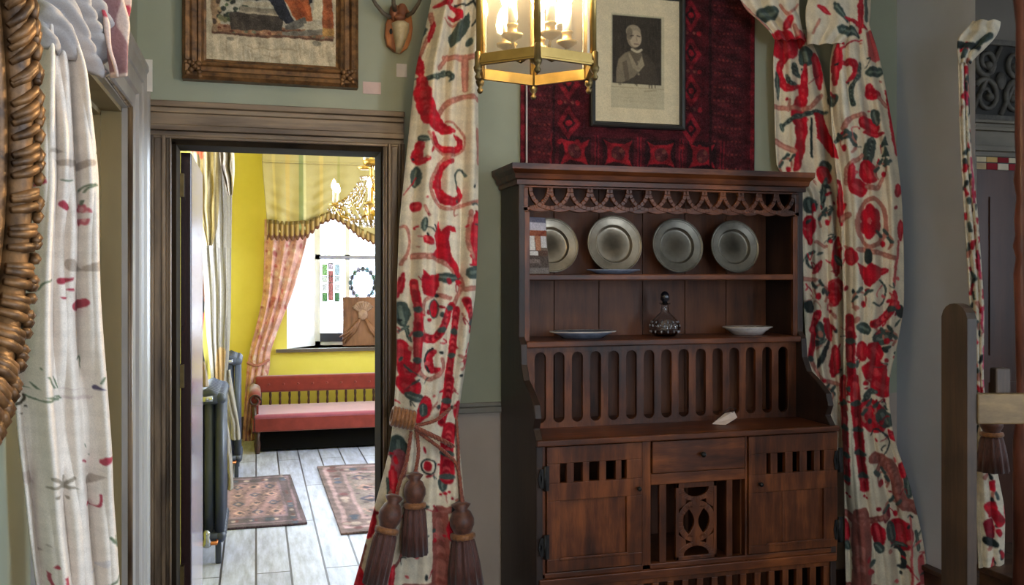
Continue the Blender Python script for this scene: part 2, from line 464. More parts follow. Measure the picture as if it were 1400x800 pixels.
# left wall with its own doorway
LY0, LY1, LZ = 2.08, 3.20, 2.04
lw = MB()
lw.box(XL - .3, XL, -3.0, LY0, 0.87, HC); lw.box(XL - .3, XL, LY1, YB, 0, HC); lw.box(XL - .3, XL, LY0, LY1, LZ, HC)
S('wall_left', lw, 'wall_green')
S('wall_left_lower', MB().box(XL - .3, XL, -3.0, LY0, 0, 0.87), 'wall_taupe')
rl = MB().box(XL, XL + .022, -3.0, LY0 - .13, .855, .875); rl.box(XL, XL + .014, -3.0, LY0 - .13, .875, .90)
S('trim_2', rl, 'greypaint_trim', bevel=.004)
# casing of the left doorway: pale grey stepped architrave, olive lining
ar = MB()
prof = [(0.0, .018), (.02, .018), (.03, .030), (.10, .030), (.11, .040), (.19, .040), (.20, .046), (.26, .050), (.275, .056), (.30, .056), (.30, 0), (0, 0)]
vs = []; n_ = len(prof)
for k in range(4):
    for a, d in prof:
        vs.append((XL + d, LY1 + a if k < 2 else LY0 - a * .42, 0 if k in (0, 3) else LZ + a * .64))
ar.add(vs, [(k * n_ + i, k * n_ + (i + 1) % n_, (k + 1) * n_ + (i + 1) % n_, (k + 1) * n_ + i) for k in range(3) for i in range(n_)])
ar_o = S('door_2', ar, 'greypaint_trim')
bd = MB(); bd.tube([(XL + .02, LY1 + .012, 0), (XL + .02, LY1 + .012, LZ + .008), (XL + .02, LY0 - .005, LZ + .008), (XL + .02, LY0 - .005, 0)], .013, 8); bd.build('inner_bead', M['casing'], ar_o)
ln = MB()
ln.box(XL - .06, XL, LY1 - .012, LY1, 0, LZ); ln.box(XL - .16, XL - .06, LY1 - .03, LY1, 0, LZ - .02); ln.box(XL - .3, XL - .16, LY1 - .012, LY1, 0, LZ)
ln.box(XL - .3, XL, LY0, LY1, LZ - .014, LZ); ln.box(XL - .16, XL - .06, LY0, LY1, LZ - .03, LZ)
ln.box(XL - .3, XL, LY0, LY0 + .012, 0, LZ)
ln.build('door_lining', M['olive'], ar_o)
pn = MB().box(XL - .28, XL - .24, LY0 + .012, LY1 - .012, 0, LZ - .014)
for z0, z1 in ((.2, .95), (1.1, 1.9)):
    for ya, yb in ((LY0 + .12, (LY0 + LY1) / 2 - .05), ((LY0 + LY1) / 2 + .05, LY1 - .12)): pn.box(XL - .24, XL - .232, ya, yb, z0, z1)
pn.build('door_leaf', M['olive'], ar_o)
# right wall: a wide opening nearer the camera
OY0, OY1, OZ = .3, 3.12, 2.75
RWY0, RWY1 = -1.5, .0      # unseen tall window, added beside the camera to light the curtain edges
rw = MB(); rw.prism([(XR, OY1), (XR, YB), (XR + .14, YB), (XR + .14, 3.40)], 0, HC, 'z'); rw.box(XR, XR + .14, OY0, OY1, OZ, HC)
rw.box(XR, XR + .14, -3.0, RWY0, 0, HC); rw.box(XR, XR + .14, RWY1, OY0, 0, HC); rw.box(XR, XR + .14, RWY0, RWY1, 0, .8); rw.box(XR, XR + .14, RWY0, RWY1, 2.6, HC)
S('wall_right', rw, 'wall_grey')
wf = MB()
for y in (RWY0, (RWY0 + RWY1) / 2 - .02, RWY1 - .04): wf.box(XR + .05, XR + .09, y, y + .04, .8, 2.6)
for z in (.8, 1.7, 2.56): wf.box(XR + .05, XR + .09, RWY0, RWY1, z, z + .04)
S('window_added_right', wf, 'white_paint')
sk = MB(); sk.box(XR - .03, XR, OY1 - .0, YB, 0, .20); sk.box(XR - .045, XR, OY1, YB, .20, .22)
S('baseboard_right', sk, 'brown_skirting', bevel=.004)
bb = MB(); bb.box(DX1 + .075, 2.79, YB - .02, YB, 0, .16)
S('baseboard_back', bb, 'brown_skirting', bevel=.004)
# front wall behind the camera with two tall windows
fw = MB()
WX = ((.2, 1.1),)
fw.box(XL - .3, WX[0][0], -3.1, -3.0, 0, HC); fw.box(WX[0][1], XR + .14, -3.1, -3.0, 0, HC)
for a, b in WX: fw.box(a, b, -3.1, -3.0, 0, .9); fw.box(a, b, -3.1, -3.0, 2.6, HC)
S('wall_front', fw, 'wall_green')
wf = MB()
for a, b in WX:
    for x in (a, (a + b) / 2 - .02, b - .04): wf.box(x, x + .04, -3.07, -3.03, .9, 2.6)
    for z in (.9, 1.72, 2.56): wf.box(a, b, -3.07, -3.03, z, z + .04)
S('window_3', wf, 'white_paint')
# side room beyond the right opening
SY = 4.2
M['wall_side'] = mix_mat('warm_grey_paint', (124, 116, 106), (132, 124, 114), 3, .75)
S('wall_side_back', MB().box(XR + .14, 6.2, SY, SY + .1, 0, HC), 'wall_side')
S('floor_side', MB().box(XR + .14, 6.2, .15, SY, -.1, 0), 'boards_front')
S('ceiling_side', MB().box(XR + .14, 6.2, .15, SY, HC, HC + .1), 'ceiling')
S('wall_side_front', MB().box(XR + .14, 6.2, .15, .3, 0, HC), 'wall_side')
S('wall_side_left', MB().box(XR, XR + .14, YR - .02, SY, 0, HC), 'wall_grey')
sw = MB(); sw.box(6.2, 6.3, .15, .6, 0, HC); sw.box(6.2, 6.3, 1.3, SY + .1, 0, HC); sw.box(6.2, 6.3, .6, 1.3, 0, .8); sw.box(6.2, 6.3, .6, 1.3, 2.6, HC)
S('wall_side_right', sw, 'wall_grey')
wf = MB()
for y in (.6, .93, 1.26): wf.box(6.23, 6.27, y, y + .04, .8, 2.6)
for z in (.8, 1.7, 2.56): wf.box(6.23, 6.27, .6, 1.3, z, z + .04)
S('window_4', wf, 'white_paint')

# ---- doorway in the back wall: casing with stepped mouldings, lining, head
dw = MB()
def stepped(m, a0, a1, lo, hi, horiz, flip):
    """three steps across the width: outer fillet, flat, inner bead"""
    w = a1 - a0
    st = [(0, .16, .052), (.16, .30, .036), (.30, .62, .028), (.62, .78, .040), (.78, .92, .022), (.92, 1.0, .034)]
    for f0, f1, d in st:
        if flip: p0, p1 = a1 - w * f1, a1 - w * f0
        else: p0, p1 = a0 + w * f0, a0 + w * f1
        if horiz: m.box(lo, hi, YB - d, YB, p0, p1)
        else: m.box(p0, p1, YB - d, YB, lo, hi)
stepped(dw, XL + .035, DX0 + .005, 0, DZ + .005, False, False)
stepped(dw, DX1 - .012, .56, 0, DZ + .005, False, True)
d1 = S('door_1', dw, 'casing', bevel=.003)
hd = MB(); stepped(hd, DZ - .006, 2.135, XL + .035, .56, True, True)
hd.build('door_head', M['casing_h'], d1, bevel=.003)
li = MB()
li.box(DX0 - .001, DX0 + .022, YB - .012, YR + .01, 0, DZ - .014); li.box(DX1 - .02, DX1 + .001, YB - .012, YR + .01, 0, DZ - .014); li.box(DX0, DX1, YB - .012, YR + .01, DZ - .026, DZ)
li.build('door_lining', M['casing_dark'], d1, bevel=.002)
# open door leaf, hinged on the left, standing in the rear room
dl = MB(); dl.box(DX0 + .022, DX0 + .060, YR + .015, YR + .79, .01, DZ - .03)
leaf = dl.build('door_leaf', M['door_gloss'], d1, bevel=.003)
MB().box(DX0 + .059, DX0 + .063, YR + .02, YR + .786, .014, DZ - .034).build('door_sheen_face', mix_mat('mauve_sheen', (150, 138, 150), (166, 154, 164), 3, .18, spec=.6), leaf)  # paler face colour put in for the window sheen on the leaf
for z in (.28, 1.06, 1.80):
    h = MB(); h.box(DX0 + .0205, DX0 + .036, YR - .012, YR + .013, z, z + .09); h.tube([(DX0 + .03, YR - .004, z), (DX0 + .03, YR - .004, z + .09)], .006)
    h.build('hinge', M['dark_brass'], leaf)

# ---- rear room
RY = 8.70; RX = -0.36
w = MB()
VX0, VX1, VZ0, VZ1 = .275, 1.78, onY(440, 476, RY).z, 2.45
w.box(RX - .3, VX0, RY, RY + .4, 0, 3.1); w.box(VX1, 3.1, RY, RY + .4, 0, 3.1); w.box(VX0, VX1, RY, RY + .4, 0, VZ0); w.box(VX0, VX1, RY, RY + .4, VZ1, 3.1)
S('wall_rear_back', w, 'wall_yellow')
w = MB()
WIN = (5.15, 6.75, .98, 2.5)
w.box(RX - .25, RX, YR, WIN[0], 0, 3.1); w.box(RX - .25, RX, WIN[1], RY, 0, 3.1); w.box(RX - .25, RX, WIN[0], WIN[1], 0, WIN[2]); w.box(RX - .25, RX, WIN[0], WIN[1], WIN[3], 3.1)
S('wall_rear_left', w, 'wall_yellow')
w = MB(); w.box(3.0, 3.1, YR, 4.6, 0, 3.1); w.box(3.0, 3.1, 7.6, RY, 0, 3.1); w.box(3.0, 3.1, 4.6, 7.6, 0, .9); w.box(3.0, 3.1, 4.6, 7.6, 2.6, 3.1)
S('wall_rear_right', w, 'wall_yellow')
wf = MB()
for y in (4.6, 6.08, 7.56): wf.box(3.03, 3.07, y, y + .04, .9, 2.6)
for z in (.9, 1.7, 2.56): wf.box(3.03, 3.07, 4.6, 7.6, z, z + .04)
S('window_added_rear', wf, 'white_paint')  # unseen window, added to brighten the rear room
wf = MB()
for y in (WIN[0], 5.93, WIN[1] - .04): wf.box(RX - .16, RX - .12, y, y + .04, WIN[2], WIN[3])
for z in (WIN[2], 1.7, WIN[3] - .04): wf.box(RX - .16, RX - .12, WIN[0], WIN[1], z, z + .04)
S('window_2', wf, 'white_paint')
bb = MB(); bb.box(RX, 3.0, RY - .025, RY, 0, .20)  # brown skirting, added to darken the shaded gap under the settee
S('baseboard_added_rear', bb, 'brown_skirting')
# far window: splayed reveal, casement with transom, sill
FY = 9.05
fx0 = onY(431, 400, FY).x; fx1 = VX1 - .18
f = MB()
zT = onY(470, 352, FY).z; xm = onY(475, 400, FY).x
for x, ww in ((fx0, .05), (xm - .022, .045), (fx1 - .05, .05), (1.18, .045)): f.box(x, x + ww, FY, FY + .05, VZ0, VZ1)
f.box(fx0, fx1, FY, FY + .05, zT - .02, zT + .025); f.box(fx0, fx1, FY, FY + .05, VZ0, VZ0 + .04); f.box(fx0, fx1, FY, FY + .05, VZ1 - .05, VZ1)
f.box(fx0 + .05, xm - .022, FY - .01, FY + .03, VZ0 + .04, VZ0 + .12)
win = S('window_1', f, 'white_paint')
MB().box(fx0 + .045, xm - .02, FY - .02, FY - .012, VZ0 + .035, VZ0 + .12).build('casement_rail', plain('blue_black_rail', (52, 56, 80), .5), win)
tr = MB(); tr.box(fx0 + .04, fx1 - .04, FY - .012, FY - .001, zT - .012, zT + .014)
tr.build('transom', plain('lilac_bar', (150, 150, 178), .5), win)
MB().box(fx0 + .04, fx1 - .04, FY + .02, FY + .026, VZ0 + .04, VZ1 - .05).build('glass', pane_mat('window_glass', (250, 252, 255), 0, .04), win)
rv = MB()
for xa, xb in ((VX0, fx0), (VX1, fx1)):
    sgn = 1 if xb > xa else -1
    rv.add([(xa, RY - .004, VZ0), (xb, FY, VZ0), (xb, FY, VZ1), (xa, RY - .004, VZ1), (xa, FY + .05, VZ0), (xb - sgn * .001, FY + .05, VZ0), (xb, FY + .05, VZ1), (xa, FY + .05, VZ1)],
           [(0, 1, 2, 3), (0, 3, 7, 4), (1, 5, 6, 2), (4, 7, 6, 5), (0, 4, 5, 1), (3, 2, 6, 7)])
rv.build('window_reveal', M['white_paint'], win)
sl = MB().box(VX0 - .1, VX1 + .1, RY - .05, FY, VZ0 - .025, VZ0)
sl.build('window_sill', M['white_paint'], win)
MB().box(VX0 - .1, VX1 + .1, RY - .062, RY - .05, VZ0 - .03, VZ0 + .002).build('sill_nosing', plain('dark_nosing', (84, 70, 64), .5), win)
# ---------------------------------------------------------------- oak dresser
W_Z = wood_mat('dark_oak_upright', (36, 16, 7), (84, 43, 20), (136, 76, 38), 'z', 5, 0.38, 0.2)
W_X = wood_mat('dark_oak_rail', (36, 16, 7), (86, 44, 21), (140, 78, 39), 'x', 5, 0.38, 0.2)
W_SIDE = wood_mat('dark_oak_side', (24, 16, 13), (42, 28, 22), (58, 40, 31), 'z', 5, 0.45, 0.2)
W_BACK = wood_mat('dark_oak_back', (50, 25, 12), (90, 50, 27), (116, 68, 38), 'z', 4, 0.5, 0.2)
GX0, GX1 = .957, 2.185; UF, LF, GB = 3.326, 3.10, 3.585
dr = thing('oak_dresser', ((GX0 + GX1) / 2, 3.34, 0), 'tall dark oak dresser with plate shelves, carved pierced frieze and cupboards, against the green wall', 'dresser')
def Z(y, x, Y): return onY(x, y, Y).z
def X(x, Y): return onY(x, 500, Y).x
ZT = 1.875; ZC = .910
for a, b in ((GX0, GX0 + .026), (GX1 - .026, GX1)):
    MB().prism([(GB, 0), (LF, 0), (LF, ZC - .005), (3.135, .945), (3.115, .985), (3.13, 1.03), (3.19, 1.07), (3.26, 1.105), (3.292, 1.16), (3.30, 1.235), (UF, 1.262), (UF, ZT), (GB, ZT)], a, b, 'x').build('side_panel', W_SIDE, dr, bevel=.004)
bp = MB(); nb = 6
for i in range(nb):
    xa = GX0 + .026 + (GX1 - GX0 - .052) * i / nb; xb = GX0 + .026 + (GX1 - GX0 - .052) * (i + 1) / nb
    bp.box(xa + .001, xb - .002, GB - .018, GB, 0.02, ZT)
bp.box(GX0 + .026, GX1 - .026, GB - .004, GB - .001, .02, ZT)
bp.build('back_panel', W_BACK, dr, bevel=.002)
# cornice: moulded, with returns at both ends
cz0, cz1 = ZT - .035, 1.916
prof = [(0, cz0), (.012, cz0), (.012, cz0 + .018), (.024, cz0 + .022), (.03, cz0 + .04), (.05, cz0 + .055), (.052, cz1), (0, cz1)]
co = MB()
pts = []
for d, z in prof:
    pts.append([(GX0 - d * .75, GB + .0, z), (GX0 - d * .75, UF - d, z), (GX1 + d * .45, UF - d, z), (GX1 + d * .45, GB, z)])
vs = [p for row in pts for p in row]; fs = []
for i in range(len(prof)):
    j = (i + 1) % len(prof)
    for k in range(3): fs.append((i * 4 + k, i * 4 + k + 1, j * 4 + k + 1, j * 4 + k))
co.add(vs, fs); co.box(GX0, GX1, UF, GB, cz1 - .02, cz1)
co.build('cornice', W_X, dr)
# pierced frieze: interlaced pointed arcs hung from the top rail, scalloped lower edge
fz1 = cz0 - .002; fzA = Z(256, 720, UF); fzB = Z(284, 720, UF); fz0 = Z(289, 720, UF)
fr = MB(); fa, fb = GX0 + .018, GX1 - .018; n = 14; P = (fb - fa - .05) / n
fr.box(fa, fb, UF, UF + .02, fzA, fz1)
fr.box(fa, fa + .02, UF, UF + .02, fz0, fzA); fr.box(fb - .02, fb, UF, UF + .02, fz0, fzA)
low = []
N = n * 8
for i in range(N + 1):
    t = i / 8.0; sag = .007 * abs(math.sin(PI * t))
    low.append((fa + .025 + P * t, fz0 + .006 - sag))
fr.prism([(fa, fzB + .004), (fa, fz0)] + low + [(fb, fz0), (fb, fzB + .004)], UF, UF + .02, 'y')
dep = fzA - fzB + .004
for i in range(n + 1):
    cx = fa + .025 + P * i
    a0_, a1_ = (PI if i > 0 else 1.5 * PI), (2 * PI if i < n else 1.5 * PI)
    fr.arc(cx, fzA + .001, P * .86, P * 1.06, a0_, a1_, UF - .001 - .0015 * (i % 2), UF + .016, 14, 1.0, dep / P)
fr.build('pierced_frieze', W_X, dr, bevel=.002)
# shelves
s1 = Z(375, 900, UF); s2 = Z(463.5, 900, UF - .02)
MB().box(GX0 + .026, GX1 - .026, UF + .004, GB - .018, s1 - .024, s1).build('shelf', W_X, dr, bevel=.004)
MB().box(GX0 + .0255, GX1 - .0255, UF - .024, GB - .018, s2 - .024, s2).build('shelf', W_X, dr, bevel=.004)
SHELF_HI, SHELF_LO = s1, s2
# face stiles of the upper part
for a, b in ((GX0 + .020, GX0 + .045), (GX1 - .045, GX1 - .020)):
    MB().box(a, b, UF + .002, UF + .02, s2, fz0).build('stile', W_Z, dr, bevel=.002)
# slotted board between worktop and lower shelf: 15 round-ended slots
AY = UF + .012
sb = MB(); xa, xb = GX0 + .026, GX1 - .026
zs1 = Z(481, 780, AY); zs0 = Z(577, 780, AY)
sx0 = X(731, AY); sx1 = X(1081.5, AY); ns = 15; pit = (sx1 - sx0 + .016) / ns; sw_ = pit * .60
sb.box(xa, xb, AY, AY + .018, zs1 + .0, s2 - .024); sb.box(xa, xb, AY, AY + .018, ZC, zs0)
edges = [xa]
for i in range(ns):
    c = sx0 + pit * i + sw_ / 2
    edges += [c - sw_ / 2, c + sw_ / 2]
edges.append(xb)
for i in range(0, len(edges), 2): sb.box(edges[i], edges[i + 1], AY, AY + .018, zs0, zs1)
for i in range(ns):
    c = sx0 + pit * i + sw_ / 2; r = sw_ / 2
    for zc, sg in ((zs1 - r, 1), (zs0 + r, -1)):
        for sd in (1, -1):
            q = [(c + sd * r * math.cos(k * PI / 12), zc + sg * r * math.sin(k * PI / 12)) for k in range(7)]
            sb.prism(q + [(c + sd * r, zc + sg * r)], AY, AY + .018, 'y')
sb.build('slotted_board', W_Z, dr, bevel=.0015)
# worktop
wt = MB().box(GX0 + .024, GX1 - .024, LF + .0, GB - .018, ZC - .022, ZC); wt.box(GX0 - .002, GX1 + .004, LF - .018, LF - .0005, ZC - .022, ZC)
wt.build('worktop', W_X, dr, bevel=.004)
# lower carcase: rails, stiles, floor, plinth gallery
LY = LF + .012
zt = ZC - .022; zb = Z(790, 900, LF); zb0 = Z(772, 900, LF)
xdl0, xdl1 = X(746, LF), X(878, LF); xdr0, xdr1 = X(1022, LF), X(1146, LF) - .004
for a, b in ((GX0 + .02, xdl0), (xdl1, X(890, LF)), (X(1019, LF), xdr0), (xdr1, GX1 - .002)):
    MB().box(a, b, LF + .001, LF + .03, zb, zt).build('stile', W_Z, dr, bevel=.003)
rl = MB(); rl.box(GX0 + .01, GX1 - .002, LF - .008, LF + .03, zb, Z(778, 900, LF)); rl.box(GX0 + .02, GX1 - .01, LF + .001, LF + .03, Z(778, 900, LF), zb0 + .004)
rl.build('rail', W_X, dr, bevel=.003)
MB().box(GX0 + .026, GX1 - .026, LF + .03, GB - .018, zb, zb + .02).build('cupboard_floor', W_BACK, dr)
for xx in (X(884, LF), X(1020, LF)):
    MB().box(xx - .008, xx + .008, LF + .03, GB - .018, zb + .02, zt).build('partition', W_BACK, dr)
gal = MB(); g0 = .03; gz = zb - .26
gal.box(GX0 + .026, GX1 - .026, LF + .006, LF + .028, 0, gz); gal.box(GX0 + .026, GX1 - .026, LF + .006, LF + .028, zb - .02, zb)
ng = 19
for i in range(ng + 1):
    c = GX0 + .04 + (GX1 - GX0 - .08) * i / ng
    gal.box(c - .013, c + .013, LF + .006, LF + .028, gz, zb - .02)
gal.build('gallery_board', W_Z, dr, bevel=.002)
# cupboard doors
def cupboard(x0, x1, slots, zslot, panels, knobx, knobz, hinge_x, hz, cross):
    D = MB(); yA, yB = LF - .006, LF + .016
    zlo, zhi = zb0 + .008, zt - .004
    zsa, zsb = zslot; pz0, pz1 = panels
    edges_ = [x0] + [e for p in slots for e in p] + [x1]
    D.box(x0, x1, yA, yB, zsb, zhi); D.box(x0, x1, yA, yB, pz1, zsa); D.box(x0, x1, yA, yB, zlo, pz0)
    for i in range(0, len(edges_), 2): D.box(edges_[i], edges_[i + 1], yA, yB, zsa, zsb)
    pa, pb = slots[0][0], slots[-1][1]
    D.box(x0, pa, yA, yB, pz0, pz1); D.box(pb, x1, yA, yB, pz0, pz1)
    D.box(pa, pb, yA + .010, yB - .002, pz0, pz1)
    if cross: D.box(cross - .004, cross + .004, yA + .007, yA + .012, pz0, pz1)
    D.box(pa - .002, pb + .002, yA - .004, yA + .003, pz0 - .005, pz0 + .005)
    d = D.build('door', W_Z, dr, bevel=.002)
    k = MB(); k.tube([(knobx, yA, knobz), (knobx, yA - .012, knobz)], .005); k.ball((knobx, yA - .016, knobz), .009)
    k.build('knob', M['iron'], d)
    for z0, z1 in hz:
        h = MB(); h.box(hinge_x - .016, hinge_x - .002, yA - .004, yA + .001, z0 + .01, z1 - .01); h.box(hinge_x + .002, hinge_x + .016, yA - .004, yA + .001, z0, z1)
        h.tube([(hinge_x, yA - .003, z0), (hinge_x, yA - .003, z1)], .005)
        h.prism([(hinge_x - .018, z0 + .012), (hinge_x - .024, (z0 + z1) / 2), (hinge_x - .018, z1 - .012), (hinge_x - .01, (z0 + z1) / 2)], yA - .004, yA, 'y')
        h.build('hinge', M['iron'], d)
zz = lambda y, x: Z(y, x, LF)
cupboard(xdl0 + .003, xdl1 - .003, [(X(a, LF), X(b, LF)) for a, b in ((765, 774), (784, 796), (805, 818.5), (828, 841), (849, 856))], (zz(657.5, 810), zz(631, 810)), (zz(761, 800), zz(682, 800)), X(871, LF), zz(667, 871), X(744, LF), [(zz(671, 744), zz(637, 744)), (zz(764, 745), zz(731, 745))], None)
cupboard(xdr0 + .003, xdr1 - .003, [(X(a, LF), X(b, LF)) for a, b in ((1047, 1052.5), (1062, 1072.5), (1082.5, 1092), (1102, 1112), (1120, 1125.5))], (zz(645.5, 1085), zz(617.5, 1085)), (zz(741, 1085), zz(670, 1085)), X(1037, LF), zz(661, 1037), X(1146, LF) - .002, [(zz(645, 1146), zz(612, 1146)), (zz(740, 1148), zz(706, 1148))], X(1071, LF))
# drawer
dx0, dx1 = X(891, LF) + .002, X(1018.5, LF) - .002
dz1, dz0 = zt - .005, zz(644, 950)
D = MB(); D.box(dx0, dx1, LF - .004, LF + .016, dz0, dz1); D.box(dx0 + .02, dx1 - .02, LF + .016, GB - .08, dz0, dz1 - .02)
d = D.build('drawer', W_X, dr, bevel=.003)
k = MB(); kx, kz = X(958, LF), zz(620, 958); k.tube([(kx, LF - .004, kz), (kx, LF - .018, kz)], .005); k.ball((kx, LF - .023, kz), .011)
k.build('knob', M['iron'], d)
MB().box(X(890, LF), X(1019, LF), LF + .001, LF + .03, zz(660, 950), dz0 - .002).build('rail', W_X, dr, bevel=.003)
# recess with slats and fretwork panel
FYY = LF + .014
fz_t, fz_b = zz(659, 950), zz(771, 950)
for a, b in ((901.5, 911), (993.5, 1001.5)):
    MB().box(X(a, FYY), X(b, FYY), FYY, FYY + .016, fz_b, fz_t).build('slat', W_Z, dr, bevel=.002)
fx_0, fx_1 = X(924, FYY), X(980, FYY); cx = (fx_0 + fx_1) / 2; hw = (fx_1 - fx_0) / 2
ztop, zbot = zz(663, 950), zz(766, 950); cz = (ztop + zbot) / 2
F = MB(); b_ = .013
F.box(fx_0, fx_0 + b_, FYY, FYY + .016, fz_b, fz_t); F.box(fx_1 - b_, fx_1, FYY, FYY + .016, fz_b, fz_t)
F.box(fx_0, fx_1, FYY, FYY + .016, ztop - b_, fz_t); F.box(fx_0, fx_1, FYY, FYY + .016, fz_b, zbot + b_)
R = hw - b_ * .45
yA, yB = FYY + .001, FYY + .014
F.arc(cx, cz, R * .70, R, 0, 2 * PI, yA, yB, 28)
dT = (ztop - b_) - (cz + R); dB = (cz - R) - (zbot + b_)
F.arc(cx, ztop - b_, R * .66, R * .98, PI, 2 * PI, yA, yB, 18, 1.0, dT / (R * .98) * 1.06); F.arc(cx, zbot + b_, R * .66, R * .98, 0, PI, yA, yB, 18, 1.0, dB / (R * .98) * 1.06)
hg = [(R * (.10 + .42 * abs(f) ** 1.8), R * .74 * f) for f in np.linspace(-1, 1, 13)]       # hourglass between the two oval openings
F.prism([(cx + x, cz + z) for x, z in hg] + [(cx - x, cz + z) for x, z in hg[::-1]], yA, yB, 'y')
for sg in (1, -1):
    for s2_ in (1, -1):
        F.prism([(cx + sg * R, cz + s2_ * R * .55), (cx + sg * R * .55, cz + s2_ * R * .84), (cx + sg * R * .5, cz + s2_ * R * 1.16), (cx + sg * R, cz + s2_ * R * 1.5)], yA + .001, yB - .001, 'y')
F.build('fretwork_panel', W_Z, dr, bevel=.0015)

# ---------------------------------------------------------------- things on the dresser
PEW = mix_mat('pewter', (122, 112, 96), (160, 148, 130), 14, 0.30, 0.75, bmp=0.05)
PEW_D = mix_mat('dull_pewter', (96, 92, 82), (128, 122, 110), 14, 0.34, 0.7, bmp=0.05)
def plate(x, y, rpx, mat, label, lean=.16, Yc=3.455):
    c = onY(x, y, Yc); t = Yc / (CS - (x - 700) / FOC * SN); r = rpx * t / FOC
    c.z = SHELF_HI + r * math.cos(lean) + .004
    prof = [(0, -.006), (r * .55, -.006), (r * .60, -.0055), (r * .615, -.0045), (r * .655, .006), (r * .665, .0072), (r * .69, .0078), (r * .93, .0125), (r * .95, .0128), (r * .955, .0145), (r * .99, .0145), (r, .012), (r * .985, .009), (r * .70, .003), (r * .62, -.010), (0, -.011)]
    m = MB().lathe(prof[::-1], (0, 0, 0), 40)
    root = thing('pewter_plate', (c.x, c.y, SHELF_HI), label, 'plate', 'pewter plates on the top shelf')
    Mx = Matrix.Translation(c) @ Matrix.Rotation(PI / 2 - lean, 4, 'X')
    m.v = [tuple(Mx @ Vector(p)) for p in m.v]
    o = m.build('plate_body', mat, root)
    for rr, zz_, th in ((.975, .0142, .0022), (.90, .0122, .0012), (.665, .0074, .0016)):
        b = MB().tube([tuple(Mx @ Vector((r * rr * math.cos(q), r * rr * math.sin(q), -zz_ - .0 if False else zz_ + .0))) for q in np.linspace(0, 2 * PI, 48, endpoint=False)], th, 6, True); b.build('bead', mat, root)
    return root
# a dish's own rim bead is a part of its own
def plate_full(*a, **k):
    p = plate(*a, **k)
    return p
plate_full(753, 333, 38.5, PEW, 'round pewter plate half hidden behind the leaning colour leaflet', lean=.20)
plate_full(839, 332, 40, PEW, 'bright round pewter plate standing behind the long grey dish')
plate_full(925, 335, 37.8, PEW_D, 'round grey pewter plate between the bright plate and the last dull plate')
plate_full(1003, 335, 36.5, PEW_D, 'dull dark pewter plate nearest the red curtain')
# leaflet
c0, c1 = onY(718.5, 374, 3.355), onY(751, 374, 3.40)
top = onY(735, 296, 3.38).z
cv = Canvas(718, 295, 752, 374, (120, 104, 92), 2)
cv.rect(718, 295, 752, 303, (124, 118, 132)); cv.rect(718, 303, 752, 316, (206, 198, 206)); cv.rect(718, 314, 752, 322, (150, 88, 66)); cv.poly([(721, 318), (735, 330), (750, 316), (750, 312), (735, 324), (721, 314)], (128, 62, 48))
cv.rect(722, 322, 734, 342, (232, 224, 214)); cv.rect(735, 322, 742, 342, (176, 120, 92)); cv.rect(743, 322, 751, 338, (214, 208, 206)); cv.rect(719, 342, 752, 350, (90, 70, 62)); cv.rect(726, 343, 738, 349, (220, 214, 208))
cv.rect(719, 350, 752, 366, (84, 74, 70)); cv.rect(722, 354, 740, 360, (120, 108, 104)); cv.rect(718, 366, 752, 374, (124, 116, 112)); cv.speckle(14)
nu, nv = 40, 80
U, V_ = np.meshgrid(np.linspace(0, 1, nu), np.linspace(0, 1, nv))
G = np.stack([c0.x + (c1.x - c0.x) * U, c0.y + .05 + (c1.y - c0.y) * U - .05 * V_, top + (SHELF_HI + .001 - top) * V_], -1)
PRINT = cloth_mat('printed_card', 300, 0)
lf = grid_mesh('leaflet', G, PRINT, cv.sample(718 + U * 34, 295 + V_ * 79), None, .002)
tag(lf, 'small colour leaflet leaning at the left end of the top shelf', 'leaflet')
BLUE = mix_mat('blue_grey_glaze', (96, 104, 122), (130, 138, 156), 20, .2, 0, spec=.6)
WHITE_C = mix_mat('worn_white_china', (176, 168, 164), (214, 206, 200), 18, .25, 0, spec=.6)
def dish(name, x, y, rx_px, h, ry, mat, rim, label, cat, Yc, zbase, group=None):
    c = onY(x, y, Yc); t = Yc / (CS - (x - 700) / FOC * SN); r = rx_px * t / FOC
    zbase += .001; root = thing(name, (c.x, Yc, zbase), label, cat, group)
    prof = [(r * .5, 0), (r * .62, 0), (r * .8, h * .55), (r, h), (r * .985, h + .002), (r * .78, h * .68), (r * .6, .004), (r * .3, .003)]
    m = MB().lathe(prof, (0, 0, 0), 36); m.v = [(c.x + p[0], Yc + p[1] * ry / r, zbase + p[2]) for p in m.v]
    m.build('dish_body', mat, root)
    pts = [(c.x + r * math.cos(q), Yc + ry * math.sin(q), zbase + h) for q in np.linspace(0, 2 * PI, 40, endpoint=False)]
    MB().tube(pts, .0028, 6, True).build('rim', rim, root)
    return root
dish('long_dish', 839, 366, 38, .016, .05, BLUE, BLUE, 'long low blue grey dish lying in front of the bright pewter plate', 'dish', 3.385, SHELF_HI)
dish('oval_dish', 797, 452, 46.5, .026, .085, BLUE, WHITE_C, 'shallow blue grey oval dish at the left of the lower shelf', 'dish', 3.43, SHELF_LO)
dish('china_bowl', 1022, 450, 35, .032, .075, WHITE_C, WHITE_C, 'shallow worn white china bowl at the right of the lower shelf', 'bowl', 3.43, SHELF_LO)
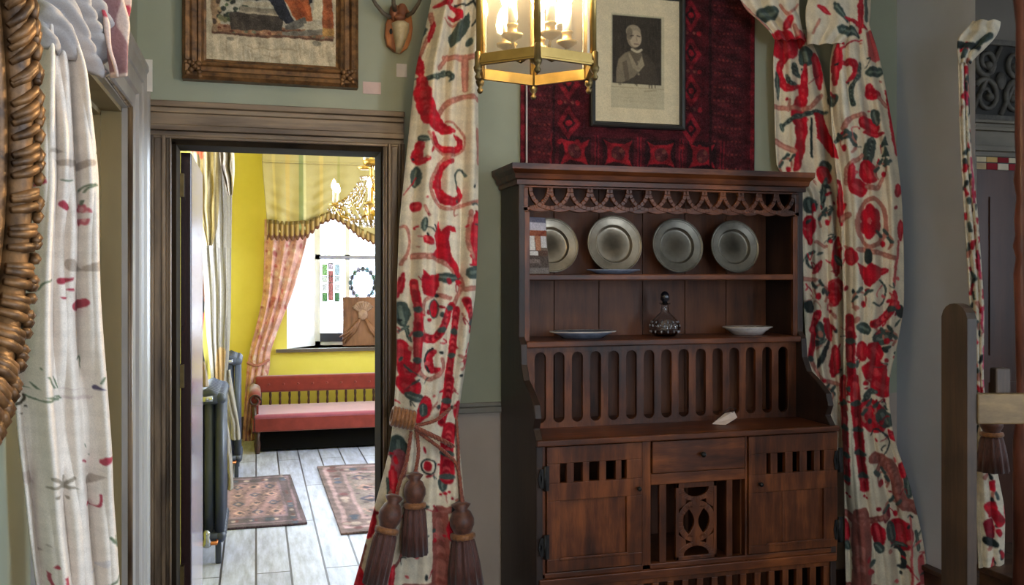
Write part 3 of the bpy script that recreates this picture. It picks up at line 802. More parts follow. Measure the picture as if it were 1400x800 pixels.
# decanter
dc = onY(909, 457, 3.44); root = thing('decanter', (dc.x, 3.44, SHELF_LO + .001), 'squat cut glass decanter with dark stopper in the middle of the lower shelf', 'decanter')
GL = glass_mat('decanter_glass')
b = MB().lathe([(.001, 0), (.040, 0), (.052, .012), (.061, .032), (.061, .040), (.054, .060), (.036, .080), (.018, .098), (.014, .125), (.022, .133), (.022, .137), (.011, .137), (.011, .12), (.012, .10), (.033, .076), (.049, .058), (.055, .040), (.050, .018), (.034, .008), (.001, .008)], (dc.x, 3.44, SHELF_LO + .001), 28, rib=(14, .03))
b.build('decanter_body', GL, root)
st_ = MB()
for row, (rr, zz_) in enumerate(((.0615, .020), (.063, .044), (.056, .058))):
    for k in range(14):
        q = 2 * PI * (k + .5 * row) / 14; st_.ball((dc.x + (rr - .002) * math.cos(q), 3.44 + (rr - .002) * math.sin(q), SHELF_LO + .001 + zz_), .0042, 6, (1, 1, 1.4))
st_.build('cut_pattern', mix_mat('cut_facets', (96, 94, 98), (170, 168, 174), 40, .12, .3, spec=.9), root)
MB().tube([(dc.x + .062 * math.cos(q), 3.44 + .062 * math.sin(q), SHELF_LO + .036) for q in np.linspace(0, 2 * PI, 32, endpoint=False)], .0035, 6, True).build('cut_band', glass_mat('cut_glass', (250, 250, 255), .1), root)
MB().lathe([(.001, .128), (.010, .128), (.010, .140), (.019, .150), (.017, .172), (.009, .182), (.001, .184)], (dc.x, 3.44, SHELF_LO + .001), 12).build('stopper', plain('smoked_glass', (28, 30, 36), .1, spec=.7), root)
# paper tag with string
tg = onY(990, 577, 3.16); root = thing('price_tag', (tg.x, tg.y, ZC), 'white paper tag with a string lying on the dresser worktop', 'tag')
m = MB(); tp = [onY(974, 580, 3.225), onY(992, 581.5, 3.215), onY(1008, 571, 3.26), onY(1004, 563, 3.285), onY(991, 566, 3.285)]
for q_ in tp: q_.z = max(q_.z, ZC + .001)
m.add([tuple(q_) for q_ in tp] + [tuple(q_ + Vector((0, .001, .002))) for q_ in tp], [(0, 1, 2, 3, 4), (9, 8, 7, 6, 5)] + [(k, (k + 1) % 5, (k + 1) % 5 + 5, k + 5) for k in range(5)])
m.build('paper', plain('tag_paper', (222, 200, 186), .8), root)
MB().tube([onY(1000, 567, 3.275), onY(1005, 559, 3.29), onY(998, 557, 3.30), onY(992, 562, 3.31), onY(986, 571, 3.30)], .0018, 5).build('string', plain('string', (60, 44, 40), .9), root)
# ---------------------------------------------------------------- crewelwork curtains
CLOTH = cloth_mat('crewel_cloth', 500)
CREAM = (232, 219, 194); RED = (186, 26, 44); PINK = (184, 120, 104); BROWN = (150, 84, 74); GREY = (68, 82, 78); DK = (44, 52, 52); ROSE = (206, 92, 92)
def work(c, pts, w, col, w1=None):
    lf = col in (RED, GREY, DK) and w > 4.5; w1 = w if w1 is None else w1
    if lf: c.stroke(pts, w * 1.3, col, w1 * 1.3, leaf=True)
    else: c.stroke(pts, w, col, w1)
    if col == RED: c.stroke(pts, w * .4, (206, 62, 72), w1 * .25, alt=RED, dash=4)
    elif col == GREY: c.stroke(pts, w * .3, (116, 130, 120), w1 * .2, alt=DK, dash=3)
    elif col in (PINK, BROWN): c.stroke(pts, w * .45, tuple(v + 26 for v in col), w1 * .4, alt=col, dash=3)
def scatter(c, n, poly_x, y0, y1, seed, size=(1.2, 3.6)):
    rg = np.random.default_rng(seed)
    for k in range(n):
        y = rg.uniform(y0, y1); x = rg.uniform(*poly_x); col = [RED, RED, GREY, ROSE, DK, PINK, (150, 30, 44)][k % 7]
        if k % 3: c.dot(x, y, rg.uniform(*size), col, rg.uniform(*size) * 1.5, rg.uniform(0, 3))
        else: c.stroke([(x, y), (x + rg.uniform(-8, 8), y + rg.uniform(-9, 9)), (x + rg.uniform(-12, 12), y + rg.uniform(-4, 14))], rg.uniform(1.2, 2.6), col, .8)
def chain(c, pts, w):
    c.stroke(pts, w, RED); c.stroke(pts, w * .5, (150, 18, 36), alt=(212, 74, 80), dash=4)
    P = smooth_path(pts, 10); run = 0.0
    for a, b in zip(P[:-1], P[1:]):
        run += float(np.hypot(*(b - a)))
        if run > 30: run = 0.0; c.dot(b[0], b[1], w * .56, GREY, 4.2)
# --- left of the dresser
cv = Canvas(475, -130, 665, 810, CREAM)
s = cv.stroke
for pts, w, col, w1 in [
    ([(590,16),(604,14),(612,0),(608,-20)],7,RED,4),([(605,31),(615,36),(623,30),(617,21),(596,16)],5,RED,5),([(600,36),(615,44),(628,36)],2.5,PINK,2.5),
    ([(617,16),(640,10),(647,-4)],3,DK,2),([(640,10),(645,30),(640,44)],2.5,DK,2),([(586,24),(586,45),(578,66),(566,90)],5,PINK,5),([(576,42),(573,54)],9,GREY,5),
    ([(566,80),(570,96),(572,108)],10,RED,6),([(588,40),(583,60)],5,RED,4),([(601,86),(650,86)],7,PINK,7),([(629,88),(630,128)],8,PINK,8),([(593,101),(606,84)],6,PINK,5),
    ([(590,166),(603,149),(627,138),(650,141)],8,PINK,7),([(566,112),(585,113),(604,106),(611,112),(608,118)],6,GREY,3),
    ([(573,112),(575,145),(588,172),(602,182),(616,182)],20,RED,5),([(585,188),(593,205),(608,211),(621,206),(623,196),(613,189)],8,RED,5),([(580,186),(588,206),(606,217),(626,210),(630,192),(618,176),(604,172)],3,PINK,3),
    ([(571,196),(566,216),(570,224),(580,220)],11,RED,6),([(570,192),(578,196)],7,GREY,4),([(566,236),(564,254)],11,GREY,7),
    ([(613,222),(597,234),(591,256),(600,274),(614,278),(624,270),(620,259)],10,RED,7),([(608,218),(590,232),(582,256),(588,276),(604,288),(626,284),(648,276)],4.5,PINK,5),
    ([(631,243),(623,235),(617,244),(619,260)],3,GREY,2),([(646,182),(648,226)],6,PINK,6),
    ([(561,284),(566,284)],9,RED,7),([(574,284),(580,296)],4,PINK,3),([(575,302),(574,314)],6,GREY,4),([(576,326),(584,332)],9,RED,4),
    ([(560,351),(587,352),(606,362),(618,374)],8,PINK,7),([(543,311),(552,312),(556,336),(546,362)],4,PINK,4),([(645,302),(642,358)],13,RED,9),([(637,292),(634,330),(640,352)],6,PINK,5),([(636,373),(648,371)],12,GREY,10),
    ([(622,376),(625,394),(614,416)],7,PINK,7),([(592,379),(618,380)],10,GREY,8),([(570,426),(574,410),(590,403),(609,407)],6,PINK,6),
    ([(572,424),(568,440),(574,458)],5,PINK,5),([(547,378),(540,404)],7,RED,7),([(545,420),(548,440)],18,GREY,8),([(545,470),(545,492)],18,RED,14),([(552,500),(554,508)],17,RED,12),([(546,520),(556,524)],15,RED,15),
    ([(589,477),(580,487),(584,503),(594,502)],9,RED,6),([(586,474),(576,487),(581,506)],3,DK,3),([(566,503),(580,516),(600,503),(598,488)],6,PINK,6),([(630,486),(630,498)],8,RED,6),([(622,484),(634,492),(624,502)],4,PINK,4),
    ([(630,396),(645,394)],6,PINK,6),([(552,446),(558,462)],5,GREY,3),([(545,450),(556,446)],4,GREY,2),
    ([(550,524),(559,528)],16,RED,16),([(555,537),(572,542)],9,GREY,7),([(578,541),(576,556),(567,571)],13,RED,11),([(574,552),(575,562)],9,GREY,7),([(621,548),(620,566)],9,RED,7),
    ([(542,600),(541,618)],18,GREY,16),([(543,620),(540,642)],17,(150,80,88),14),([(535,640),(533,680)],8,RED,10),([(528,650),(526,670)],4,GREY,4),([(600,650),(600,662)],9,GREY,6),
    ([(595,694),(597,760),(596,806)],22,BROWN,26),([(598,692),(626,684)],9,BROWN,6),([(612,706),(612,726)],11,RED,9),([(506,690),(502,724)],13,RED,9),([(496,742),(488,770)],9,BROWN,7),([(489,776),(486,800)],10,RED,12),
    ([(523,766),(540,758),(546,744)],5,BROWN,5),([(550,792),(612,791)],9,BROWN,9),([(548,745),(552,736)],6,DK,3),([(531,764),(527,796)],6,RED,6),([(640,790),(650,790)],8,RED,8),([(568,705),(572,730)],8,RED,6)]:
    work(cv, pts, w, col, w1)
scatter(cv, 60, (542, 640), 380, 560, 1); scatter(cv, 26, (560, 648), 200, 380, 2, (1, 2.2)); scatter(cv, 40, (500, 630), 600, 800, 3)
for p in [[(635,24),(637,44),(622,62),(611,72),(607,58),(618,44)],]: cv.poly(p, GREY)
cv.dot(635, 66, 4, GREY, 7, .5)
cv.poly([(593,303),(586,323),(592,341),(583,350),(598,354),(611,366),(621,381),(625,378),(620,364),(609,347),(606,330),(609,317),(618,320),(616,311),(605,310),(597,319)], RED)
cv.poly([(571,368),(580,377),(596,374),(595,391),(588,405),(572,401),(570,390)], RED)
cv.dot(588, 421, 7, GREY, 13); cv.dot(588, 421, 5.5, RED, 11)
chain(cv, [(573,459),(588,461),(601,445),(607,424),(612,417)], 11)
chain(cv, [(619,421),(615,456),(612,484),(608,519),(604,546)], 9); chain(cv, [(631,410),(636,430),(639,446)], 9); chain(cv, [(562,385),(566,449),(563,500)], 9); chain(cv, [(610,515),(606,545),(600,574)], 11)
chain(cv, [(610,583),(606,612),(606,648)], 17)
cv.dot(581, 632, 10, DK); cv.dot(581, 632, 7.5, CREAM); cv.dot(580, 632, 4.5, RED, 6)
for x, y in ((597,670),(603,668),(608,666),(612,674)): cv.dot(x, y, 2.2, RED)
cv.organic(.8, .2, 1, 3); cv.speckle(6)
hang_l = onY(605, 375, 3.45)
ct = thing('crewel_curtain', (hang_l.x, 3.45, 0), 'cream curtain with red scrolling crewelwork tied with tassels, hanging between doorway and dresser', 'curtain', 'crewelwork curtains')
PLL = ('Y', 3.46)
curtain('cloth', PLL, -125, 806,
    [(-125, 596), (0, 589), (100, 566), (200, 556), (300, 545), (400, 541), (500, 541), (560, 538), (580, 537), (620, 530), (700, 508), (760, 493), (806, 480)],
    [(-125, 656), (0, 656), (100, 650), (200, 650), (300, 648), (400, 645), (500, 633), (560, 625), (580, 622), (640, 629), (700, 634), (740, 640), (806, 648)],
    190, 640, [(3.2, .034, .15), (6.3, .012, .4), (1.5, .03, .6)], cv, CLOTH, ct, bulge=.05, seed=3,
    amp=[(-125, 1), (480, 1), (575, .45), (660, .9), (806, 1.2)])
# back of the bunched cloth, so that it is a full bundle
# --- the pair right of the dresser
c1 = Canvas(995, -130, 1275, 810, CREAM)
s = c1.stroke
for pts, w, col, w1 in [
    ([(1040,24),(1058,22)],15,GREY,9),([(1080,30),(1074,42)],9,RED,6),([(1066,12),(1078,24),(1090,8)],4,PINK,3),([(1012,6),(1050,44)],4,PINK,3),([(1066,58),(1076,72)],24,RED,20),([(1094,50),(1094,64)],11,RED,8),([(1086,40),(1090,52)],5,PINK,5),([(1100,76),(1102,86)],17,GREY,10),
    ([(1084,81),(1069,89),(1066,108),(1078,125),(1092,121)],8,RED,6),([(1086,90),(1087,102),(1094,108)],7,GREY,3),([(1076,105),(1081,117),(1088,119)],5,GREY,3),([(1061,105),(1063,134)],6,GREY,2),
    ([(1100,92),(1098,130),(1091,156),(1096,182),(1089,232)],10,RED,13),([(1114,82),(1119,116)],10,RED,7),([(1057,147),(1080,150),(1106,150),(1122,132)],6,PINK,6),([(1060,195),(1086,209)],7,PINK,6),([(1079,140),(1078,152)],4,PINK,4),
    ([(1069,175),(1087,163),(1114,156),(1132,156)],5,GREY,4),([(1068,172),(1070,180)],6,GREY,2),([(1126,226),(1130,234)],11,GREY,8),([(1122,234),(1130,248)],12,RED,9),([(1108,165),(1110,215)],3,DK,3),
    ([(1120,13),(1133,21)],5,RED,3),([(1143,14),(1156,33)],7,GREY,3),([(1158,31),(1180,42)],5,RED,4),([(1150,45),(1170,53)],10,GREY,6),([(1176,0),(1176,42)],5,RED,5),([(1182,0),(1184,30)],4,GREY,4),([(1120,30),(1112,50)],3,PINK,3),
    ([(1149,91),(1166,93),(1170,107),(1158,118)],8,RED,4),([(1175,92),(1172,112),(1165,128),(1167,147)],4,GREY,7),([(1146,72),(1143,112)],10,RED,8),([(1150,72),(1160,66),(1178,60)],3,RED,2),([(1137,138),(1140,142)],11,GREY,8),([(1188,104),(1204,102)],11,GREY,8),([(1192,52),(1196,80)],16,ROSE,14),
    ([(1187,122),(1190,133),(1199,134)],10,RED,7),([(1211,128),(1219,170),(1225,214)],6,RED,6),([(1200,138),(1210,150)],5,PINK,4),([(1155,180),(1162,166),(1182,162)],7,PINK,6),([(1142,196),(1158,189),(1168,192),(1167,198)],9,GREY,3),
    ([(1180,172),(1196,178)],14,RED,10),([(1195,158),(1200,172)],9,GREY,4),([(1184,186),(1204,187)],6,RED,4),([(1192,193),(1188,212),(1184,230)],12,GREY,7),([(1182,230),(1190,246)],14,RED,14),([(1178,217),(1160,232),(1158,254)],6,PINK,6),([(1166,232),(1164,252)],7,RED,7),
    ([(1168,256),(1178,262)],15,RED,13),([(1186,258),(1198,260),(1206,246)],6,PINK,5),([(1174,341),(1196,346),(1222,352)],7,PINK,6),([(1187,345),(1187,358)],8,DK,6),([(1200,374),(1212,370)],7,RED,4),([(1201,383),(1210,398),(1203,416),(1194,412)],2.5,GREY,2),
    ([(1106,302),(1106,322)],13,RED,10),([(1104,276),(1108,288)],12,GREY,9),([(1107,326),(1108,332)],6,RED,5),([(1112,345),(1103,350),(1104,362),(1110,366)],4,GREY,3),([(1144,332),(1142,370)],9,RED,8),([(1162,344),(1166,358)],12,RED,9),([(1134,406),(1142,390),(1140,414)],11,RED,13),([(1105,414),(1108,424)],9,DK,6),
    ([(1098,381),(1114,383)],6,PINK,6),([(1116,332),(1126,338)],5,PINK,4),([(1128,250),(1124,280)],6,GREY,5),([(1114,372),(1120,360)],5,RED,5),([(1148,256),(1150,300)],5,RED,7),([(1152,300),(1160,296)],9,PINK,7),([(1142,352),(1150,362)],6,GREY,5),
    ([(1200,462),(1212,458)],15,GREY,11),([(1192,474),(1198,484)],16,RED,14),([(1192,502),(1200,510)],20,RED,17),([(1202,520),(1210,530)],17,RED,15),([(1177,470),(1179,486)],10,RED,8),([(1176,446),(1186,450)],11,GREY,8),([(1231,306),(1230,326)],7,RED,5),([(1227,256),(1226,268)],6,RED,6),([(1222,400),(1221,420)],5,RED,5),([(1228,420),(1230,430)],9,DK,7),([(1226,330),(1222,390)],3,ROSE,3),
    ([(1108,492),(1124,516),(1146,524)],6,PINK,5),([(1141,478),(1140,508)],10,RED,8),([(1118,444),(1122,458)],11,GREY,8),([(1114,470),(1126,464)],5,GREY,3),([(1120,498),(1130,470)],5,DK,4),([(1130,440),(1134,462)],8,RED,6),
    ([(1177,698),(1178,740),(1178,806)],22,BROWN,26),([(1156,698),(1180,706),(1206,698)],9,BROWN,7),([(1198,712),(1202,730)],15,RED,11),([(1157,712),(1158,732)],9,RED,7),([(1197,736),(1204,742)],9,GREY,6),([(1152,796),(1212,796)],11,BROWN,11),([(1157,738),(1160,744)],8,GREY,5),
    ([(1198,522),(1212,530)],18,RED,16),([(1180,548),(1188,534),(1198,534)],7,GREY,5),([(1186,556),(1200,574)],22,RED,24),([(1204,562),(1212,576)],14,GREY,10),([(1190,590),(1200,584),(1216,600),(1206,622)],2,DK,2),([(1216,588),(1226,600)],6,RED,4),
    ([(1194,620),(1210,628),(1224,646),(1230,676),(1256,692)],14,BROWN,16),([(1198,640),(1206,622)],6,BROWN,5),([(1232,632),(1238,648)],8,RED,8),([(1240,650),(1242,672)],9,GREY,7),([(1228,712),(1232,732)],20,RED,20),([(1216,712),(1220,730)],9,GREY,6),([(1222,742),(1234,748),(1234,766),(1226,768)],5,DK,4),([(1220,738),(1236,736)],5,GREY,4),([(1257,756),(1260,786)],9,ROSE,7),([(1250,720),(1254,745)],4,GREY,4),([(1243,700),(1246,790)],3,ROSE,3),([(1224,580),(1232,610)],5,ROSE,4),([(1210,690),(1212,702)],8,(120,22,40),6)]:
    work(c1, pts, w * 1.04, col, w1 * 1.04)
scatter(c1, 80, (1102, 1232), 380, 560, 4); scatter(c1, 40, (1060, 1225), 60, 300, 5, (1, 2.2)); scatter(c1, 50, (1185, 1268), 560, 800, 6); scatter(c1, 40, (1100, 1160), 250, 420, 7)
c1.poly([(1112,158),(1124,158),(1148,220),(1136,216),(1117,192)], RED)
for x, y in ((1209,198),(1210,211),(1211,224)): c1.poly([(x-5,y+6),(x,y-8),(x+5,y+6)], GREY)
c1.stroke([(1192 + 19*math.cos(q), 306 + 32*math.sin(q)) for q in np.linspace(0, 2*PI, 25)], 6, PINK)
for k in range(6): q = PI/2 + k*PI/3; c1.dot(1189 + 8*math.cos(q), 304 + 14*math.sin(q), 6.5, RED, 10, -q*0 )
c1.dot(1188, 304, 2.5, ROSE, 4)
c1.poly([(1172,360),(1183,365),(1190,360),(1204,366),(1203,378),(1189,392),(1181,386)], RED)
chain(c1, [(1195,442),(1210,432),(1223,414)], 11); chain(c1, [(1118,428),(1114,438),(1110,450)], 9)
chain(c1, [(1162,434),(1164,480),(1164,532)], 12); chain(c1, [(1152,516),(1156,590),(1159,656)], 9); chain(c1, [(1168,516),(1174,590),(1182,660)], 13); chain(c1, [(1112,456),(1108,490)], 8)
def sprig(c, x, y, r, hand, col=PINK, tip=RED):
    pts = [(x + hand * r * (1 - .62 * f) * math.cos(2.2 + 5.2 * f), y + r * (1 - .62 * f) * math.sin(2.2 + 5.2 * f) * 1.2) for f in np.linspace(0, 1, 14)]
    c.stroke(pts, 3.4, col, 1.6); c.dot(pts[-1][0], pts[-1][1], 3.4, tip, 4.4)
    for k in (2, 5, 8):
        px_, py_ = pts[k]; c.stroke([(px_, py_), (px_ + hand * 5, py_ - 6)], 4.2, [GREY, tip, GREY][k % 3], 1.2)
for x, y, r, h in ((1076, 228, 12, 1), (1158, 200, 13, -1), (1206, 236, 12, 1), (1208, 330, 11, -1), (1128, 300, 11, 1), (1120, 400, 12, -1), (1178, 410, 13, 1), (1214, 460, 11, -1), (1190, 560, 12, 1), (1220, 690, 13, 1), (1205, 650, 11, -1), (1132, 540, 12, 1)): sprig(c1, x, y, r, h)
for x, y in ((1158,672),(1162,674),(1182,672),(1186,674)): c1.dot(x, y, 1.8, RED)
c1.organic(.8, .2, 1, 4); c1.speckle(6)
hr = onY(1090, 375, 3.48)
ca = thing('crewel_curtain', (hr.x, 3.48, 0), 'cream and red crewelwork curtain partly behind the right end of the dresser', 'curtain', 'crewelwork curtains')
curtain('cloth', ('Y', 3.545), 44, 640,
    [(44, 1062), (80, 1057), (200, 1060), (240, 1063), (258, 1096), (420, 1099), (500, 1104), (560, 1120), (640, 1136)],
    [(44, 1102), (80, 1120), (150, 1134), (220, 1143), (300, 1152), (420, 1156), (520, 1160), (640, 1170)],
    130, 420, [(2.6, .034, .1), (5.1, .012, .3)], c1, CLOTH, ca, bulge=.02, seed=5, push=(-.54, -.84))
curtain('gathered_heading', ('Y', 3.46), -60, 58,
    [(-60, 985), (0, 1011), (12, 1015), (30, 1034), (46, 1052), (58, 1062)], [(-60, 1098), (0, 1091), (30, 1093), (58, 1101)],
    90, 100, [(3.4, .03, .2), (1.2, .03, .1)], c1, CLOTH, ca, bulge=.02, seed=6, push=(-.5, -.86))
cb = thing('crewel_curtain', (hr.x + .35, 3.44, 0), 'widest cream and red crewelwork curtain, hanging against the grey wall at right', 'curtain', 'crewelwork curtains')
curtain('cloth', ('Y', 3.45), 34, 806,
    [(34, 1150), (60, 1140), (80, 1135), (160, 1136), (240, 1144), (300, 1150), (420, 1154), (560, 1153), (640, 1154), (806, 1157)],
    [(34, 1186), (60, 1196), (100, 1206), (150, 1215), (200, 1224), (270, 1232), (350, 1235), (420, 1235), (470, 1226), (520, 1214), (560, 1216), (600, 1222), (650, 1240), (720, 1258), (806, 1272)],
    180, 640, [(3.3, .045, .35), (6.9, .012, .3), (1.4, .03, .55)], c1, CLOTH, cb, bulge=.05, seed=8, push=(-.6, -.8), amp=[(34, .6), (200, 1), (440, .9), (520, .6), (700, 1.2), (806, 1.3)])
curtain('gathered_heading', ('Y', 3.43), -60, 64,
    [(-60, 1112), (0, 1106), (24, 1098), (32, 1104), (64, 1104)], [(-60, 1196), (0, 1190), (30, 1190), (48, 1184), (64, 1150)],
    90, 100, [(3.1, .022, .5), (1.3, .02, .2)], c1, CLOTH, cb, bulge=.035, seed=9, push=(-.57, -.82))
# --- the matching one at the edge of the side opening
c2 = Canvas(1295, 20, 1390, 800, CREAM)
for k in range(110):
    y = 60 + k * 6.6 + RNG.uniform(-4, 4); x = 1317 + (y - 60) * .05 + RNG.uniform(-8, 9) + (0 if y < 560 else (y - 560) * .05)
    c2.stroke([(x, y), (x + RNG.uniform(-4, 4), y + RNG.uniform(4, 12))], RNG.uniform(3, 6), [RED, RED, GREY, PINK, DK][k % 5])
c2.stroke([(1318, 100), (1330, 260), (1342, 420), (1344, 540)], 2.4, (196, 64, 96), alt=CREAM, dash=13)
c2.stroke([(1306, 62), (1336, 66)], 9, DK); c2.stroke([(1338, 62), (1352, 52)], 9, GREY)
c2.stroke([(1352, 690), (1366, 712)], 14, RED); c2.stroke([(1350, 712), (1354, 730)], 12, (130, 20, 40)); c2.stroke([(1348, 735), (1360, 742)], 10, DK); c2.stroke([(1376, 690), (1378, 730)], 8, RED)
c2.organic(.7, .2, 1, 5); c2.speckle(6)
hm = onY(1330, 375, 3.04)
cc = thing('crewel_curtain', (hm.x, 3.04, 0), 'red and cream curtain seen edge-on beyond the grey wall, above and below its hanging tassel', 'curtain', 'crewelwork curtains')
curtain('cloth', ('Y', 3.07), 84, 775,
    [(84, 1310), (200, 1313), (300, 1319), (420, 1326), (520, 1332), (585, 1334), (660, 1334), (782, 1338)],
    [(84, 1323), (200, 1327), (300, 1337), (420, 1345), (520, 1344), (585, 1350), (640, 1362), (700, 1374), (782, 1372)],
    70, 460, [(2.3, .02, .1)], c2, CLOTH, cc, bulge=.02, seed=11, push=(-.66, -.75))
curtain('gathered_heading', ('Y', 3.05), 30, 88,
    [(30, 1338), (44, 1312), (60, 1307), (74, 1310), (88, 1311)], [(30, 1368), (36, 1369), (56, 1360), (70, 1342), (80, 1330), (88, 1322)],
    60, 50, [(2.3, .022, .1)], c2, CLOTH, cc, bulge=.02, seed=12, push=(-.66, -.75))

# ---------------------------------------------------------------- tiebacks with tassels
ROPE = mix_mat('rust_silk_rope', (104, 44, 34), (164, 88, 60), 120, .6, sheen=.3)
GOLDC = mix_mat('golden_cord', (112, 66, 34), (164, 108, 60), 90, .55, sheen=.3)
TASS = mix_mat('tassel_silk', (52, 26, 22), (104, 56, 46), 60, .55, stretch=(6, 6, .4), sheen=.3, bmp=.3)
RUSTH = mix_mat('tassel_head', (62, 32, 24), (108, 62, 44), 60, .5, sheen=.3)
def twisted(m, pts, r, turns):
    P = smooth_path([tuple(p) for p in pts], 10)
    for ph in (0, 2 * PI / 3, 4 * PI / 3):
        q = []
        for i, p in enumerate(P):
            a = Vector(P[max(0, i - 1)]); b = Vector(P[min(len(P) - 1, i + 1)]); t = (b - a).normalized()
            n1 = t.cross(Vector((0, -1, .01))).normalized(); n2 = t.cross(n1)
            an = 2 * PI * turns * i / len(P) + ph
            q.append(Vector(p) + (n1 * math.cos(an) + n2 * math.sin(an)) * r * .55)
        m.tube(q, r * .6, 6)
def tassel(parent, top, bot, w_head, w_bot, name='tassel'):
    """top: where the cord meets the head; bot: end of the skirt"""
    top = Vector(top); bot = Vector(bot); L = (bot - top).length
    ax = (bot - top).normalized(); q = Vector((0, 0, -1)).rotation_difference(ax)
    Mx = Matrix.Translation(top) @ q.to_matrix().to_4x4()
    h = w_head / 2; b = w_bot / 2
    hd = MB(); hd.lathe([(h * .35, .0), (h * .8, -L * .03), (h * .5, -L * .09), (h * .75, -L * .12), (h, -L * .2), (h, -L * .27), (h * .78, -L * .34), (h * .7, -L * .38)], n=20)
    hd.v = [tuple(Mx @ Vector(p)) for p in hd.v]
    o = hd.build(name, RUSTH, parent)
    bd = MB(); bd.lathe([(h * .7, -L * .36), (h * .98, -L * .375), (h * 1.02, -L * .40), (h * .98, -L * .43), (h * .7, -L * .44)], n=28, rib=(14, .05))
    bd.v = [tuple(Mx @ Vector(p)) for p in bd.v]; bd.build('band', GOLDC, o)
    sk = MB()
    sk.lathe([(h * .8, -L * .42), (h * .95, -L * .5), ((h + b) * .5, -L * .72), (b, -L), (b * .5, -L * .995)], n=66, rib=(11, .09))
    sk.v = [tuple(Mx @ Vector(p)) for p in sk.v]; sk.build('skirt', TASS, o)
    return o
TY = 3.335
tie = thing('tasselled_tieback', tuple(onY(575, 580, TY)), 'rust and gold rope tieback with three large tassels around the left crewelwork curtain', 'tieback', 'tasselled tiebacks')
m = MB()
p3 = lambda x, y, Y=TY: onY(x, y, Y)
twisted(m, [p3(540, 578, 3.44), p3(550, 575), p3(575, 588, TY - .015), p3(600, 600, TY), p3(622, 612, 3.40), p3(626, 614, 3.47)], .009, 9)
twisted(m, [p3(570, 582), p3(595, 575, TY - .005), p3(614, 560, 3.39), p3(624, 548, 3.44)], .007, 7)
twisted(m, [p3(568, 588), p3(590, 604, TY), p3(612, 622, 3.36), p3(626, 640, 3.36), p3(632, 690, 3.33)], .007, 9)
twisted(m, [p3(570, 590), p3(572, 620, TY - .02), p3(567, 650, TY - .02)], .007, 5)
twisted(m, [p3(562, 590), p3(556, 630, TY), p3(545, 665, 3.33), p3(540, 692, 3.32)], .007, 6)
twisted(m, [p3(622, 552, 3.42), p3(626, 600, 3.38), p3(628, 650, 3.36), p3(634, 690, 3.34)], .006, 8)
m.build('rope', ROPE, tie)
kn = MB()
for i in range(6):
    f = i / 5; c = onY(538 + 26 * f, 569 + 6 * f, TY - .01)
    kn.tube([c + Vector((.010 * math.sin(q) * .6, .026 * math.cos(q), .030 * math.sin(q))) for q in np.linspace(0, 2 * PI, 14, endpoint=False)], .0085, 6, True)
kn.build('knot', GOLDC, tie)
tassel(tie, p3(540, 676, 3.32), p3(512, 800, 3.29), .085, .085)
tassel(tie, p3(567, 646, 3.30), p3(567, 758, 3.29), .080, .092)
tassel(tie, p3(630, 686, 3.34), p3(637, 802, 3.33), .092, .128)
t2 = thing('tasselled_tieback', tuple(onY(1354, 590, 3.0)), 'dark tassel hanging on the edge-on curtain beyond the grey wall', 'tieback', 'tasselled tiebacks')
tassel(t2, onY(1355, 560, 2.98), onY(1357, 644, 2.98), .085, .115)
m = MB(); twisted(m, [onY(1340, 548, 3.03), onY(1352, 545, 2.98), onY(1355, 562, 2.98)], .007, 5); m.build('rope', ROPE, t2)

